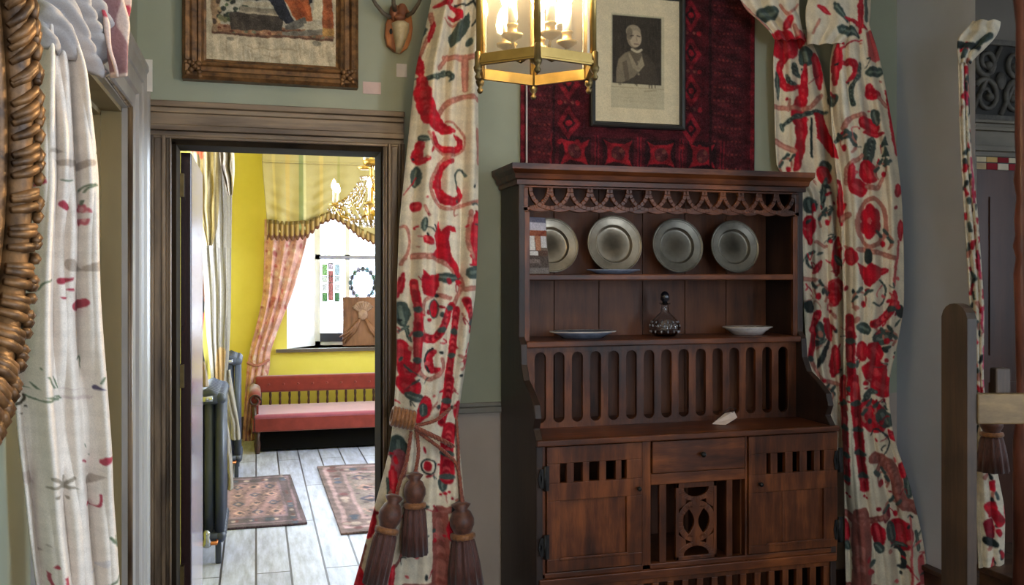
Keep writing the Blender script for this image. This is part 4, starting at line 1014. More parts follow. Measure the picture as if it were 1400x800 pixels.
# ---------------------------------------------------------------- white flowered curtain at the left doorway
WH = (238, 226, 214)
cw = Canvas(0, -130, 180, 810, WH)
s = cw.stroke; GR = (112, 124, 100); SR = (176, 70, 84); TB = (186, 170, 156)
for k in range(5): q = k * 2 * PI / 5 - PI / 2; cw.dot(104 + 6 * math.cos(q), 297 + 9 * math.sin(q), 4.4, (196, 104, 112), 6.5)
for k in range(5): q = k * 2 * PI / 5 - PI / 2; cw.dot(104 + 5 * math.cos(q), 297 + 8 * math.sin(q), 2.2, (216, 160, 158), 3.5)
cw.dot(104, 297, 2.6, (140, 90, 80), 4.5)
for pts, w, col, w1 in [([(100,266),(106,260),(118,256)],3,GR,2),([(104,282),(108,264),(120,258)],3,GR,2),([(72,244),(80,252),(90,250)],2.5,GR,2),([(66,216),(80,226),(92,226)],16,TB,10),([(100,232),(114,228)],10,TB,7),([(118,222),(124,206)],3,GR,2),
    ([(44,240),(52,254),(42,256)],4,SR,3),([(78,282),(83,288)],7,SR,4),([(76,384),(86,379)],9,SR,6),([(79,404),(88,398)],10,SR,6),([(94,418),(106,412)],11,SR,6),([(93,428),(98,424)],4,SR,2),([(34,410),(46,402),(56,399)],5,GR,3),([(40,402),(50,388),(60,382)],3,GR,2),([(30,414),(40,410)],4,GR,2),
    ([(88,362),(98,372)],14,TB,10),([(110,368),(124,364)],12,TB,8),([(74,538),(52,530),(36,518)],4,GR,1.5),([(72,536),(58,516),(48,498)],3.5,GR,1.5),([(76,536),(68,522),(62,510)],3,GR,1.5),([(70,541),(46,540),(28,536)],3,GR,2),([(64,540),(40,528),(30,526)],3,GR,1.5),
    ([(120,524),(128,530)],7,(96,86,110),4),([(126,518),(133,500)],2.5,GR,2),([(96,488),(104,484),(104,506)],2,GR,2),([(78,532),(112,534)],14,(214,196,188),12),
    ([(20,548),(30,540),(22,532)],5,(86,78,66),3),([(24,560),(32,552)],5,(86,78,66),3),([(22,520),(30,528)],4,GR,2),([(132,622),(140,612)],9,SR,6),([(114,652),(130,638)],11,TB,9),([(110,681),(120,685),(128,680),(129,668)],4.5,SR,2.5),([(102,622),(110,626)],2.5,SR,1.5),([(108,602),(116,616)],2,GR,1.5),
    ([(146,720),(150,770),(132,790)],2.5,GR,2),([(140,722),(146,730)],3,GR,2),([(70,758),(61,772),(70,793),(80,799)],4.5,SR,3),([(78,770),(82,790),(90,799)],4,SR,3),([(30,642),(40,660)],12,(214,196,186),9),([(138,796),(148,800)],8,SR,6),([(118,770),(136,756)],8,(214,206,204),6),([(60,735),(50,745)],6,TB,5),([(20,765),(26,800)],5,SR,4)]:
    s(pts, w, col, w1)
for k in range(7): q = k * 2 * PI / 7 + .3; s([(77, 653), (77 + 19 * math.cos(q), 653 + 17 * math.sin(q))], 4.5, (160, 148, 132), 1)
for y in range(-120, 806, 26): s([(0, y), (180, y + 3)], 9, (233, 221, 209))
for k in range(0): pass
cw.organic(.6, .06, 1, 6); cw.speckle(4)
wc = thing('flowered_curtain', tuple(onX(90, 375, -.37)), 'pale white curtain embroidered with small pink flowers, in front of the left doorway', 'curtain')
wc.location.z = 0
WCL = cloth_mat('white_linen', 500)
WPL = ('L', ((-.405, 1.80), (-.262, 1.85)))
curtain('cloth', WPL, 40, 806,
    [(40, 46), (120, 36), (260, 34), (420, 25), (520, 17), (580, 20), (640, 27), (720, 36), (806, 49)],
    [(40, 84), (80, 100), (105, 108), (145, 114), (196, 122), (245, 127), (400, 131), (470, 134), (540, 137), (600, 141), (660, 144), (720, 149), (806, 155)],
    150, 520, [(3.1, .034, .2), (1.6, .03, .5), (6.2, .010, .1)], cw, WCL, wc, bulge=.03, seed=21)
def swag(name, pl, x0, x1, ytop, lower, tone, parent, seed=1):
    nu, nv = 90, 70; us = np.linspace(0, 1, nu); vs = np.linspace(0, 1, nv)
    Xp = x0 + (x1 - x0) * us[None, :] * np.ones((nv, 1)); yb_ = interp(lower, Xp[0]); Yp = ytop + (yb_[None, :] - ytop) * vs[:, None]
    u = (Xp - 700) / FOC; w = (375 - Yp) / FOC; a = SN + u * CS; b = CS - u * SN
    (xa, ya), (xb, yb_2) = pl; nx, ny = (yb_2 - ya), -(xb - xa); nl = math.hypot(nx, ny); nx /= nl; ny /= nl
    t = (nx * xa + ny * ya) / (nx * a + ny * b); V = np.stack([a * t, b * t, CAM_H + w * t], -1)
    sv = vs[:, None]; su = us[None, :]
    off = .035 * np.sqrt(np.clip(1 - (2 * sv - 1) ** 2, 0, 1)) * np.sqrt(np.clip(1 - (2 * su - 1) ** 2, 0, 1)) ** .5 + .022 * np.abs(np.cos(PI * (6.2 * sv - 2.2 * su ** 1.4 + .35 * np.sin(4 * su + 2 * sv)))) ** 1.5 + .007 * np.abs(np.cos(PI * (15 * sv - 3 * su + .5 * np.sin(9 * su))))
    V[..., 0] += off * nx; V[..., 1] += off * ny
    cols = np.ones((nv, nu, 3)) * np.array(tone)
    return grid_mesh(name, V, WCL, cols, parent, .004)
swag('swag', ((-.375, 1.72), (-.255, 1.88)), 40, 133, -120, [(40, 55), (48, 66), (64, 72), (86, 84), (108, 98), (124, 108), (133, 104)], (178, 172, 170), wc)
cj = Canvas(100, -130, 180, 120, (206, 184, 172))
cj.stroke([(126, -120), (127, 20), (131, 60), (142, 100)], 5, (224, 198, 186)); cj.stroke([(128, -120), (134, 10), (140, 55), (147, 96)], 13, (150, 112, 112)); cj.stroke([(166, -60), (167, 30), (160, 70), (152, 104)], 4, (224, 196, 186)); cj.stroke([(160, 12), (164, 22)], 5, SR); cj.stroke([(120, 18), (130, 24)], 8, SR); cj.speckle(6)
curtain('jabot', ('L', ((-.345, 1.72), (-.235, 1.86))), -120, 107, [(-120, 120), (0, 124), (30, 124), (60, 128), (90, 138), (107, 143)], [(-120, 158), (0, 160), (20, 166), (34, 168), (60, 163), (88, 156), (107, 150)], 60, 90, [(1.7, .03, .1)], cj, WCL, wc, bulge=.015, seed=23)
# ---------------------------------------------------------------- things on the walls of the front room
GILT = mix_mat('worn_gilt', (64, 42, 23), (138, 98, 58), 30, .45, .3, bmp=.2, lo=.35, hi=.65, detail=8)
BLACKF = plain('ebonised_frame', (34, 32, 30), .4, spec=.5)
PAINTED = cloth_mat('picture_surface', 260, 0)
PAINTED.node_tree.nodes['Principled BSDF'].inputs['Roughness'].default_value = .6
def frame_mould(m, x0, x1, z0, z1, yback, prof):
    """mitred frame; prof = [(distance in from outer edge, height off the wall)]"""
    n = len(prof); vs = []
    for cx, cz, sx, sz in ((x0, z0, 1, 1), (x1, z0, -1, 1), (x1, z1, -1, -1), (x0, z1, 1, -1)):
        for d, h in prof: vs.append((cx + sx * d, yback - h, cz + sz * d))
    fs = []
    for k in range(4):
        l = (k + 1) % 4
        for i in range(n):
            j = (i + 1) % n
            fs.append((k * n + i, k * n + j, l * n + j, l * n + i))
    m.add(vs, fs)
# gilt framed picture over the doorway
PW = YB - .012
a = onY(249, 109, PW - .04); b = onY(490, 118, PW - .04)
x0, x1, z0 = a.x, b.x, (a.z + b.z) / 2; z1 = z0 + .78
pic = thing('framed_picture', ((x0 + x1) / 2, YB, z0), 'large gilt framed needlework picture hanging over the doorway', 'picture')
m = MB(); fwid = .083
frame_mould(m, x0, x1, z0, z1, YB, [(0, 0), (0, .05), (.012, .062), (.026, .058), (.034, .042), (.05, .040), (.056, .048), (.066, .044), (.074, .026), (fwid, .022), (fwid, 0)])
fo = m.build('gilt_frame', GILT, pic)
for cx, sx in ((x0, 1), (x1, -1)):
    o = MB()
    for i in range(7):
        q = i / 6 * PI / 2
        o.ball((cx + sx * (.012 + .05 * math.cos(q)), YB - .056, z0 + .012 + .05 * math.sin(q)), .011, 8)
    for i in range(4): o.ball((cx + sx * (.02 + .012 * i), YB - .058, z0 + .02 + .012 * i), .012, 8)
    o.build('corner_ornament', GILT, fo)
ix0, ix1, iz0, iz1 = x0 + fwid - .006, x1 - fwid + .006, z0 + fwid - .006, z1 - fwid + .006
cv = Canvas(270, -160, 470, 105, (196, 180, 150), 2)
s = cv.stroke
for k in range(60):
    x = RNG.uniform(272, 468); y = RNG.uniform(60, 96); s([(x, y), (x, y + RNG.uniform(6, 24))], 1.6, [(178, 160, 130), (206, 192, 164)][k % 2])
cv.rect(290, -140, 456, 58, (176, 168, 148)); cv.rect(289, -140, 300, 56, (150, 122, 92))
for k in range(30): cv.dot(RNG.uniform(289, 300), RNG.uniform(-140, 55), 2.5, [(70, 56, 44), (176, 150, 110)][k % 2], 4)
for k in range(70): cv.dot(RNG.uniform(298, 334), RNG.uniform(-70, 48), RNG.uniform(2, 5), [(62, 70, 54), (84, 96, 66), (50, 54, 46), (120, 116, 84)][k % 4])
cv.rect(296, 44, 456, 56, (142, 104, 78))
for k in range(40): cv.dot(RNG.uniform(298, 450), RNG.uniform(46, 57), 3, [(96, 56, 40), (170, 128, 92), (110, 110, 86)][k % 3], 1.6)
cv.rect(326, 17, 384, 28, (128, 118, 100)); cv.rect(314, 26, 384, 50, (66, 58, 50)); cv.rect(330, 10, 384, 15, (176, 164, 138)); cv.rect(326, 24, 384, 27, (164, 150, 126))
cv.poly([(320, -20), (376, -20), (392, 16), (402, 36), (388, 38), (376, 22), (366, 8), (322, 8)], (36, 38, 46))
cv.poly([(376, -30), (416, -30), (422, 10), (428, 30), (404, 34), (394, 14), (384, 0)], (158, 84, 46)); cv.poly([(400, 0), (412, 6), (420, 24), (410, 26)], (134, 66, 36))
cv.poly([(416, -30), (426, -30), (424, 4), (420, 8)], (40, 40, 48))
cv.rect(440, -140, 455, 52, (142, 78, 46)); cv.rect(427, -10, 439, 30, (206, 194, 162)); cv.poly([(388, 40), (402, 30), (416, 26), (420, 36), (400, 46), (388, 46)], (98, 96, 88)); cv.poly([(414, 36), (432, 30), (438, 40), (416, 46)], (172, 162, 140)); cv.poly([(384, 50), (440, 42), (440, 50), (384, 56)], (118, 112, 100)); cv.rect(440, 40, 456, 52, (166, 126, 72))
cv.rect(289, 55, 456, 58, (98, 70, 54)); cv.dot(313, 64, 5, (134, 124, 104), 3); cv.dot(432, 62, 6, (130, 124, 108), 4)
s([(338, 72), (345, 76), (356, 74), (372, 76), (384, 73), (404, 74)], 2, (170, 152, 122)); s([(360, 85), (372, 87), (382, 85)], 2, (172, 154, 124))
cv.organic(1.0, .25, 1, 7); cv.speckle(14)
nu, nv = 240, 260; U, Vv = np.meshgrid(np.linspace(ix0, ix1, nu), np.linspace(iz1, iz0, nv))
G = np.stack([U, U * 0 + YB - .02, Vv], -1)
a_, b_ = onY(275, 95, YB - .02), onY(466, 95, YB - .02)
px = 275 + (U - a_.x) / (b_.x - a_.x) * 191; py = 96 - (Vv - iz0) / .0027
grid_mesh('needlework', G, PAINTED, cv.sample(px, py), pic, 0)
MB().box(ix0, ix1, YB - .018, YB - .002, iz0, iz1).build('backing', BLACKF, pic)
# hanging red rug
RGY = 3.592
rx0, rx1 = onY(711, 100, RGY).x, onY(1030, 100, RGY).x; rz0, rz1 = 1.905, 2.85
cv = Canvas(0, 0, 320, 290, (74, 20, 26), 2)     # rug drawn in its own units: 320 wide, 290 tall, y down
DR = (62, 15, 22); MR = (96, 20, 29); BR = (124, 23, 33); BK = (38, 16, 20); TN = (100, 56, 48)
cv.rect(0, 0, 320, 290, DR)
for x in list(range(4, 320, 7)): cv.rect(x, 0, x + 2, 290, (60, 20, 26))
for (xa, xb) in ((14, 40), (258, 306)):
    cv.rect(xa, 0, xb, 290, (64, 22, 28))
    for y in range(2, 290, 6):
        for x in range(int(xa) + 3, int(xb) - 3, 6): cv.rect(x, y, x + 3, y + 2.4, [(104, 40, 38), (80, 24, 30), (52, 20, 27)][(x + y // 6) % 3])
for y0_ in (232,):
    cv.rect(44, y0_, 256, 286, (64, 18, 26))
for i in range(4):
    cx = 70 + i * 58; cy = 258
    cv.rect(cx - 21, cy - 19, cx + 21, cy + 19, BK); cv.poly([(cx - 19, cy - 17), (cx - 8, cy - 12), (cx + 8, cy - 12), (cx + 19, cy - 17), (cx + 14, cy - 6), (cx + 14, cy + 6), (cx + 19, cy + 17), (cx + 8, cy + 12), (cx - 8, cy + 12), (cx - 19, cy + 17), (cx - 14, cy + 6), (cx - 14, cy - 6)], BR)
    cv.dot(cx, cy, 9, (70, 30, 34)); cv.dot(cx - 4, cy + 4, 3, TN); cv.dot(cx + 4, cy - 4, 3, TN)
    for q in (-1, 1):
        cv.rect(cx + q * 29 - 3, cy - 22, cx + q * 29 + 3, cy + 22, (104, 24, 34)); cv.rect(cx + q * 29 - 1, cy - 22, cx + q * 29 + 1, cy + 22, (48, 18, 26))
for i in range(5):
    cy = 22 + i * 50
    for cx in (228, 62):
        cv.poly([(cx, cy - 22), (cx + 15, cy), (cx, cy + 22), (cx - 15, cy)], (108, 22, 32)); cv.poly([(cx, cy - 12), (cx + 8, cy), (cx, cy + 12), (cx - 8, cy)], BK); cv.dot(cx, cy, 4, BR)
        for q in (-1, 1): cv.dot(cx + q * 12, cy + 24, 3.4, BR); cv.dot(cx + q * 5, cy - 26, 2, TN)
for i in range(3):
    for j in range(4):
        cx, cy = 110 + i * 42, 26 + j * 56
        cv.poly([(cx, cy - 24), (cx + 19, cy), (cx, cy + 24), (cx - 19, cy)], MR); cv.poly([(cx, cy - 14), (cx + 11, cy), (cx, cy + 14), (cx - 11, cy)], BK); cv.dot(cx, cy, 5, BR)
cv.rect(0, 0, 5, 290, (104, 24, 34)); cv.rect(314, 0, 320, 290, (96, 20, 30)); cv.rect(41, 0, 44, 290, BK); cv.rect(254, 0, 258, 290, BK); cv.rect(0, 286, 320, 290, (110, 24, 36))
cv.organic(.7, .3, 2, 9); cv.speckle(14)
nu, nv = 360, 300; U, Vv = np.meshgrid(np.linspace(0, 1, nu), np.linspace(0, 1, nv))
G = np.stack([rx0 + (rx1 - rx0) * U, RGY - .006 - .002 * np.sin(7 * U + 3 * Vv), rz1 + (rz0 - rz1) * Vv], -1)
rug = grid_mesh('wall_rug', G, cloth_mat('rug_pile', 300), cv.sample(U * 320, Vv * 290), None, .008)
tag(rug, 'dark red patterned rug hung flat on the wall above the dresser', 'rug')
# engraving in a black frame
EY = RGY - .012
a = onY(808, 170, EY - .02); b = onY(937, 176, EY - .02)
x0, x1, z0 = a.x, b.x, onY(870, 175, EY - .02).z; z1 = onY(870, -12, EY - .02).z
en = thing('framed_engraving', ((x0 + x1) / 2, EY, z0), 'black framed portrait engraving in a cream mount, hung on the red rug', 'picture')
m = MB(); frame_mould(m, x0, x1, z0, z1, EY, [(0, 0), (0, .022), (.006, .026), (.016, .024), (.020, .012), (.024, .010), (.024, 0)])
m.build('black_frame', BLACKF, en)
ix0, ix1, iz0, iz1 = x0 + .022, x1 - .022, z0 + .022, z1 - .022
wpx, hpx = 114.0, 164.0
cv = Canvas(0, 0, wpx, hpx, (224, 208, 172), 2.2)
cv.rect(21, 23, 93, 145, (196, 184, 152)); cv.rect(23, 25, 89, 113, (58, 52, 44))
for k in range(200): x, y = RNG.uniform(24, 88), RNG.uniform(26, 112); cv.stroke([(x, y), (x, y + 6)], 1, [(50, 44, 38), (70, 62, 52)][k % 2])
cv.poly([(27, 112), (29, 88), (36, 76), (46, 70), (58, 70), (70, 74), (80, 86), (86, 112)], (72, 64, 54)); cv.poly([(28, 98), (31, 82), (40, 73), (48, 70), (60, 78), (62, 92), (52, 104), (36, 112), (28, 112)], (126, 114, 94)); cv.poly([(44, 74), (62, 74), (66, 88), (58, 98), (50, 92)], (150, 138, 114)); cv.poly([(36, 86), (42, 82), (46, 108), (40, 110)], (100, 90, 74))
cv.poly([(46, 72), (50, 66), (60, 68), (63, 74), (56, 90)], (100, 90, 74)); cv.dot(52, 52, 10, (142, 126, 104), 14); cv.dot(51, 45, 10, (150, 138, 116), 9); cv.dot(54, 54, 8, (176, 158, 132), 11); cv.dot(46, 48, 4, (120, 108, 90), 8); cv.stroke([(47, 51), (51, 50)], 1.3, (70, 60, 50)); cv.stroke([(56, 50), (60, 51)], 1.3, (70, 60, 50)); cv.stroke([(55, 52), (56, 57)], 1.2, (140, 122, 100)); cv.stroke([(52, 61), (58, 61)], 1.2, (104, 82, 70))
cv.stroke([(49, 68), (56, 71), (62, 68)], 3, (190, 178, 152))
for y in (84, 92, 100): cv.dot(58, y, 1.6, (140, 128, 106))
cv.stroke([(22, 118), (92, 118)], 1, (170, 156, 126)); cv.stroke([(66, 122), (82, 120)], 2, (172, 158, 128))
for y in (126, 131, 136): cv.stroke([(34, y), (80, y)], 1, (190, 177, 146))
cv.organic(.12, .06, 2, 8); cv.speckle(6)
nu, nv = 200, 280; U, Vv = np.meshgrid(np.linspace(0, 1, nu), np.linspace(0, 1, nv))
G = np.stack([ix0 + (ix1 - ix0) * U, U * 0 + EY - .009, iz1 + (iz0 - iz1) * Vv], -1)
grid_mesh('engraving', G, PAINTED, cv.sample(U * wpx, Vv * hpx), en, 0)
MB().box(ix0, ix1, EY - .008, EY, iz0, iz1).build('backing', BLACKF, en)
# white cable beside the rug
cab = MB().tube([onY(720, y, RGY - .016) for y in (-60, 60, 140, 222, 230)], .004, 6).build('cable', plain('white_cable', (206, 196, 190), .5))
tag(cab, 'thin white cable running down the left edge of the red wall rug', 'cable')
# small deer skull trophy on a shield
sk = thing('skull_trophy', tuple(onY(545, 45, YB)), 'small deer skull trophy on a shaped wooden shield, between the gilt picture and the curtain', 'trophy')
SHW = wood_mat('honey_shield', (120, 66, 30), (172, 104, 52), (198, 132, 74), 'z', 8, .35)
c = lambda x, y, d=0: onY(x, y, YB - d)
sh = [(532, 20), (538, 12), (546, 8), (554, 12), (561, 22), (563, 40), (561, 56), (556, 68), (547, 75), (537, 72), (528, 64), (525, 52), (526, 34)]
m = MB(); m.prism([(c(x, y).x, c(x, y).z) for x, y in sh], YB - .03, YB - .001, 'y'); m.build('shield', SHW, sk, bevel=.006)
BONE = mix_mat('old_bone', (190, 168, 128), (226, 208, 172), 30, .5, bmp=.1)
Y2 = YB - .045
m = MB()
outl = [(536, 30), (543, 27), (552, 27), (560, 32), (560, 42), (556, 54), (551, 66), (547, 72), (542, 71), (541, 60), (538, 46)]
zs_ = [onY(x, y, Y2) for x, y in outl]; cx_ = sum(p.x for p in zs_) / len(zs_); cz_ = sum(p.z for p in zs_) / len(zs_)
n = len(zs_); vs = [(p.x, YB - .03, p.z) for p in zs_] + [(cx_ + (p.x - cx_) * .9, YB - .055, cz_ + (p.z - cz_) * .92) for p in zs_] + [(cx_ + (p.x - cx_) * .45, YB - .075, cz_ + (p.z - cz_) * .6) for p in zs_]
fs = [(i, (i + 1) % n, (i + 1) % n + n, i + n) for i in range(n)] + [(i + n, (i + 1) % n + n, (i + 1) % n + 2 * n, i + 2 * n) for i in range(n)] + [tuple(range(2 * n, 3 * n))]
m.add(vs, fs, True); sko = m.build('skull', BONE, sk)
e = MB(); e.ball(tuple(onY(534.5, 43, YB - .055)), .009, 8, (.7, .6, 1.3)); e.build('eye_socket', plain('socket', (24, 18, 14), .8), sko)
m = MB(); m.ball(tuple(onY(539, 17, YB - .04)), .028, 10, (.7, .7, 1.2)); m.ball(tuple(onY(550, 16, YB - .04)), .028, 10, (.8, .7, 1.2)); m.ball(tuple(onY(546, 24, YB - .05)), .02, 10, (1.2, .8, .7)); m.build('forehead', plain('red_brown_forehead', (134, 78, 48), .6), sk)
HORN = mix_mat('grey_horn', (66, 58, 48), (112, 100, 84), 30, .6, stretch=(1, 1, .4))
for pts in ([(533, 24, .05), (524, 18, .07), (514, 6, .1), (506, -8, .11), (503, -22, .1)], [(540, 14, .06), (538, 4, .1), (538, -10, .12)], [(556, 22, .05), (564, 17, .07), (572, 5, .1), (578, -8, .11), (580, -22, .1)]):
    MB().tube([onY(x, y, YB - d) for x, y, d in pts], [.009, .008, .007, .006, .005][:len(pts)], 8).build('antler', HORN, sk)
# wall cards
def card(name, x0, y0, x1, y1, col, label, smudge=None):
    a, b = onY(x0, y1, YB), onY(x1, y0, YB)
    m = MB().box(a.x, b.x, YB - .004, YB - .0005, a.z, b.z)
    o = m.build(name, plain(name + '_card', col, .7))
    return tag(o, label, 'label')
card('wall_label', 496, 113, 520.5, 128, (226, 196, 186), 'small pinkish label on the wall right of the gilt picture')
card('wall_label', 542, 88, 556, 105, (236, 226, 224), 'small white label on the wall below the deer skull trophy')
a, b = onY(197, 125, 3.46), onY(208.5, 82, 3.46)
tag(MB().box(a.x, b.x, 3.456, 3.46, a.z, b.z).build('wall_label', plain('white_card', (232, 224, 212), .7)), 'tall white card fixed at the top corner of the pale grey left door casing', 'label')

# ---------------------------------------------------------------- hanging lantern
lt = .0
LC = onT(732, 92, 2.2); LC.z = 0
lan = thing('hanging_lantern', (LC.x, LC.y, 1.98), 'hexagonal brass and glass hall lantern with candle bulbs, hanging in front of the red rug', 'lantern')
Rl = .152; LZ0, LZ1 = 1.985, 2.46
ang0 = math.atan2(-LC.y, -LC.x) + .03
hx = [(LC.x + Rl * math.cos(ang0 + k * PI / 3), LC.y + Rl * math.sin(ang0 + k * PI / 3)) for k in range(6)]
LBR = mix_mat('lantern_brass', (132, 108, 58), (176, 146, 84), 12, .32, .85)
m = MB()
def bar(m, p, q, w, h, z0):
    p = Vector((p[0], p[1], 0)); q = Vector((q[0], q[1], 0)); d = (q - p).normalized(); n_ = Vector((-d.y, d.x, 0)) * w / 2
    m.prism([tuple((p + n_)[:2]), tuple((q + n_)[:2]), tuple((q - n_)[:2]), tuple((p - n_)[:2])], z0, z0 + h, 'z')
for z in (LZ0, LZ1 - .03):
    for k in range(6):
        bar(m, hx[k], hx[(k + 1) % 6], .010, .026, z)
        bar(m, [LC.x + (hx[k][0] - LC.x) * 1.03, LC.y + (hx[k][1] - LC.y) * 1.03], [LC.x + (hx[(k + 1) % 6][0] - LC.x) * 1.03, LC.y + (hx[(k + 1) % 6][1] - LC.y) * 1.03], .008, .007, z + .004)
for k in range(6): m.tube([(hx[k][0], hx[k][1], LZ0), (hx[k][0], hx[k][1], LZ1)], .0085, 8)
m.tube([(LC.x, LC.y, LZ1 + .1), (LC.x, LC.y, HC)], .007, 8)
for k in range(6): m.tube([(hx[k][0], hx[k][1], LZ1), (LC.x + (hx[k][0] - LC.x) * .3, LC.y + (hx[k][1] - LC.y) * .3, LZ1 + .1), (LC.x, LC.y, LZ1 + .13)], .006, 6)
lf_ = m.build('frame', LBR, lan)
for k in range(6):
    f = MB(); x, y = LC.x + (hx[k][0] - LC.x) * 1.03, LC.y + (hx[k][1] - LC.y) * 1.03
    f.lathe([(.001, -.036), (.006, -.033), (.008, -.027), (.004, -.020), (.009, -.014), (.011, -.006), (.008, 0), (.008, .03), (.004, .034)], (x, y, LZ0), 12)
    f.build('finial', M['dark_brass'], lan)
PANES = [pane_mat('lantern_glass', (248, 246, 240), .008, .05), pane_mat('glare_lantern_glass', (246, 244, 236), .7, .05)]  # second, milkier glass imitates the glare of the bulbs
for k in range(6):
    p, q = Vector((*hx[k], 0)), Vector((*hx[(k + 1) % 6], 0)); d = (q - p).normalized() * .012
    g = MB(); bar(g, p + d, q - d, .003, LZ1 - LZ0 - .056, LZ0 + .026); g.build('glass_pane', PANES[0 if k in (5, 0) else 1], lan)
BULB = emit_mat('lit_bulb', (255, 224, 174), 900.0)
IV = plain('candle_tube', (236, 226, 204), .5)
m = MB(); m.lathe([(.001, .0), (.012, .004), (.020, .03), (.008, .05), (.006, .14), (.014, .16), (.006, .18), (.005, .40)], (LC.x, LC.y, LZ0 + .02), 14)
for k in range(5):
    q = ang0 + .45 + k * 2 * PI / 5; cx, cy = LC.x + .078 * math.cos(q), LC.y + .078 * math.sin(q)
    m.tube([(LC.x, LC.y, LZ0 + .05), (LC.x + .04 * math.cos(q), LC.y + .04 * math.sin(q), LZ0 + .03), (LC.x + .07 * math.cos(q), LC.y + .07 * math.sin(q), LZ0 + .045), (cx, cy, LZ0 + .065)], .004, 6)
    m.lathe([(.004, .06), (.024, .072), (.026, .078), (.012, .08), (.012, .095), (.014, .098), (.014, .102)], (cx, cy, LZ0), 14)
cdl = m.build('candle_arms', M['dark_brass'], lan)
bulb_pts = []
for k in range(5):
    q = ang0 + .45 + k * 2 * PI / 5; cx, cy = LC.x + .078 * math.cos(q), LC.y + .078 * math.sin(q)
    t_ = MB().lathe([(.001, .10), (.011, .10), (.011, .165), (.001, .166)], (cx, cy, LZ0), 12); ob = t_.build('candle_tube', IV, lan)
    b_ = MB().lathe([(.002, .166), (.010, .172), (.016, .190), (.015, .205), (.008, .225), (.002, .24)], (cx, cy, LZ0), 12); b_.build('bulb', BULB, ob)
    bulb_pts.append((cx, cy, LZ0 + .2))

# ---------------------------------------------------------------- gilt oval mirror on the left wall
MX = XL + .02; MC = Vector((MX, 1.25, 1.70)); MA, MBb = .335, .45
mi = thing('oval_mirror', (MX, MC.y, MC.z - MBb), 'carved gilt oval mirror frame at the far left edge', 'mirror')
def oval(f, dx): return [(MC.x + dx, MC.y + MA * f * math.cos(q), MC.z + MBb * f * math.sin(q)) for q in np.linspace(0, 2 * PI, 72, endpoint=False)]
m = MB()
m.tube(oval(.97, .035), .026, 10, True); m.tube(oval(.885, .05), .022, 10, True); m.tube(oval(.80, .03), .013, 8, True)
fr_ = m.build('gilt_frame', GILT, mi)
lv = MB(); rgl = np.random.default_rng(4)
NL = 120
for k in range(NL):
    q0 = 2 * PI * (k + rgl.uniform(-.2, .2)) / NL
    for f0, f1, h0, h1, lag, r_ in ((.80, .93, .050, .076, .075, .0075), (.90, 1.015, .078, .052, .085, .0085)):
        pts = []
        for t_ in (0, .35, .7, 1):
            f = f0 + (f1 - f0) * t_; q = q0 + lag * t_ + .02 * math.sin(k * 2.1)
            pts.append((MC.x + h0 + (h1 - h0) * t_ + .008 * math.sin(PI * t_), MC.y + MA * f * math.cos(q), MC.z + MBb * f * math.sin(q)))
        lv.tube(pts, [r_ * .7, r_ * 1.15, r_, r_ * .35], 6)
lv.build('carved_leaves', GILT, fr_)
mg = MB(); pts = oval(.82, .02); mg.add([(MC.x + .02, MC.y, MC.z)] + pts, [(0, i + 1, (i + 1) % 72 + 1) for i in range(72)])
mm, nt, b = new_mat('mirror_glass'); b.inputs['Base Color'].default_value = lin((190, 194, 192)); setp(b, .04, 1.0)
mg.build('mirror_glass', mm, mi)
MB().prism([(MC.y + MA * .9 * math.cos(q), MC.z + MBb * .9 * math.sin(q)) for q in np.linspace(0, 2 * PI, 48, endpoint=False)], XL + .001, MX + .015, 'x').build('backing', BLACKF, mi)

# ---------------------------------------------------------------- right side: stand, post, side room
def cf(r_, f_, z): # camera-aligned floor axes for the stand: right, forward
    return Vector((r_ * CS + f_ * SN, -r_ * SN + f_ * CS, z))
OAK_SHADE = wood_mat('old_oak_shaded', (34, 26, 20), (60, 46, 36), (88, 66, 48), 'z', 6, .5, .2)  # post wood darkened to carry the shade on its left face
OAKX = wood_mat('old_grey_oak_rail', (66, 50, 32), (104, 82, 52), (136, 108, 68), 'x', 6, .5, .2)
T = 1.9
def atp(x, y, t): return ((x - 700) / FOC * t, t, CAM_H + (375 - y) / FOC * t)
st = thing('wooden_stand', tuple(cf(atp(1330, 500, T)[0], T, 0)), 'old wooden rack of round-topped plank post and crossrail, right foreground', 'stand')
ROT = Matrix.Rotation(-YAW, 4, 'Z')
r0 = atp(1322.5, 500, T)[0]; r1 = atp(1335.5, 500, T)[0]; ztop_ = atp(1328, 416, T)[2]; dp = .115
q = [(T, 0), (T + dp, 0), (T + dp, ztop_ - .03)] + [(T + dp / 2 + dp / 2 * math.cos(a), ztop_ - .035 + .035 * math.sin(a)) for a in np.linspace(.15, PI - .15, 9)] + [(T, ztop_ - .03)]
m = MB(); m.prism(q, r0, r1, 'x', M=ROT); m.build('post', OAK_SHADE, st, bevel=.004)
zb1, zb0_ = atp(1360, 538.5, T)[2], atp(1360, 580, T)[2]
m = MB(); m.box(r1, r1 + .55, T - .004, T + .02, zb0_, zb1, M=ROT); m.build('crossrail', OAKX, st, bevel=.003)
m = MB(); m.box(r1, r1 + .55, T + .09, T + .11, .25, .32, M=ROT); m.build('crossrail', OAKX, st, bevel=.003)
m = MB(); m.prism(q, r1 + .55, r1 + .57, 'x', M=ROT); m.build('post', OAK_SHADE, st, bevel=.004)
a = atp(1358, 503, T + .03); b2 = atp(1379, 503, T + .03)
m = MB(); m.box(a[0], b2[0], T + .02, T + .047, zb0_ + .004, a[2], M=ROT); m.build('back_post', OAK_SHADE, st, bevel=.004)
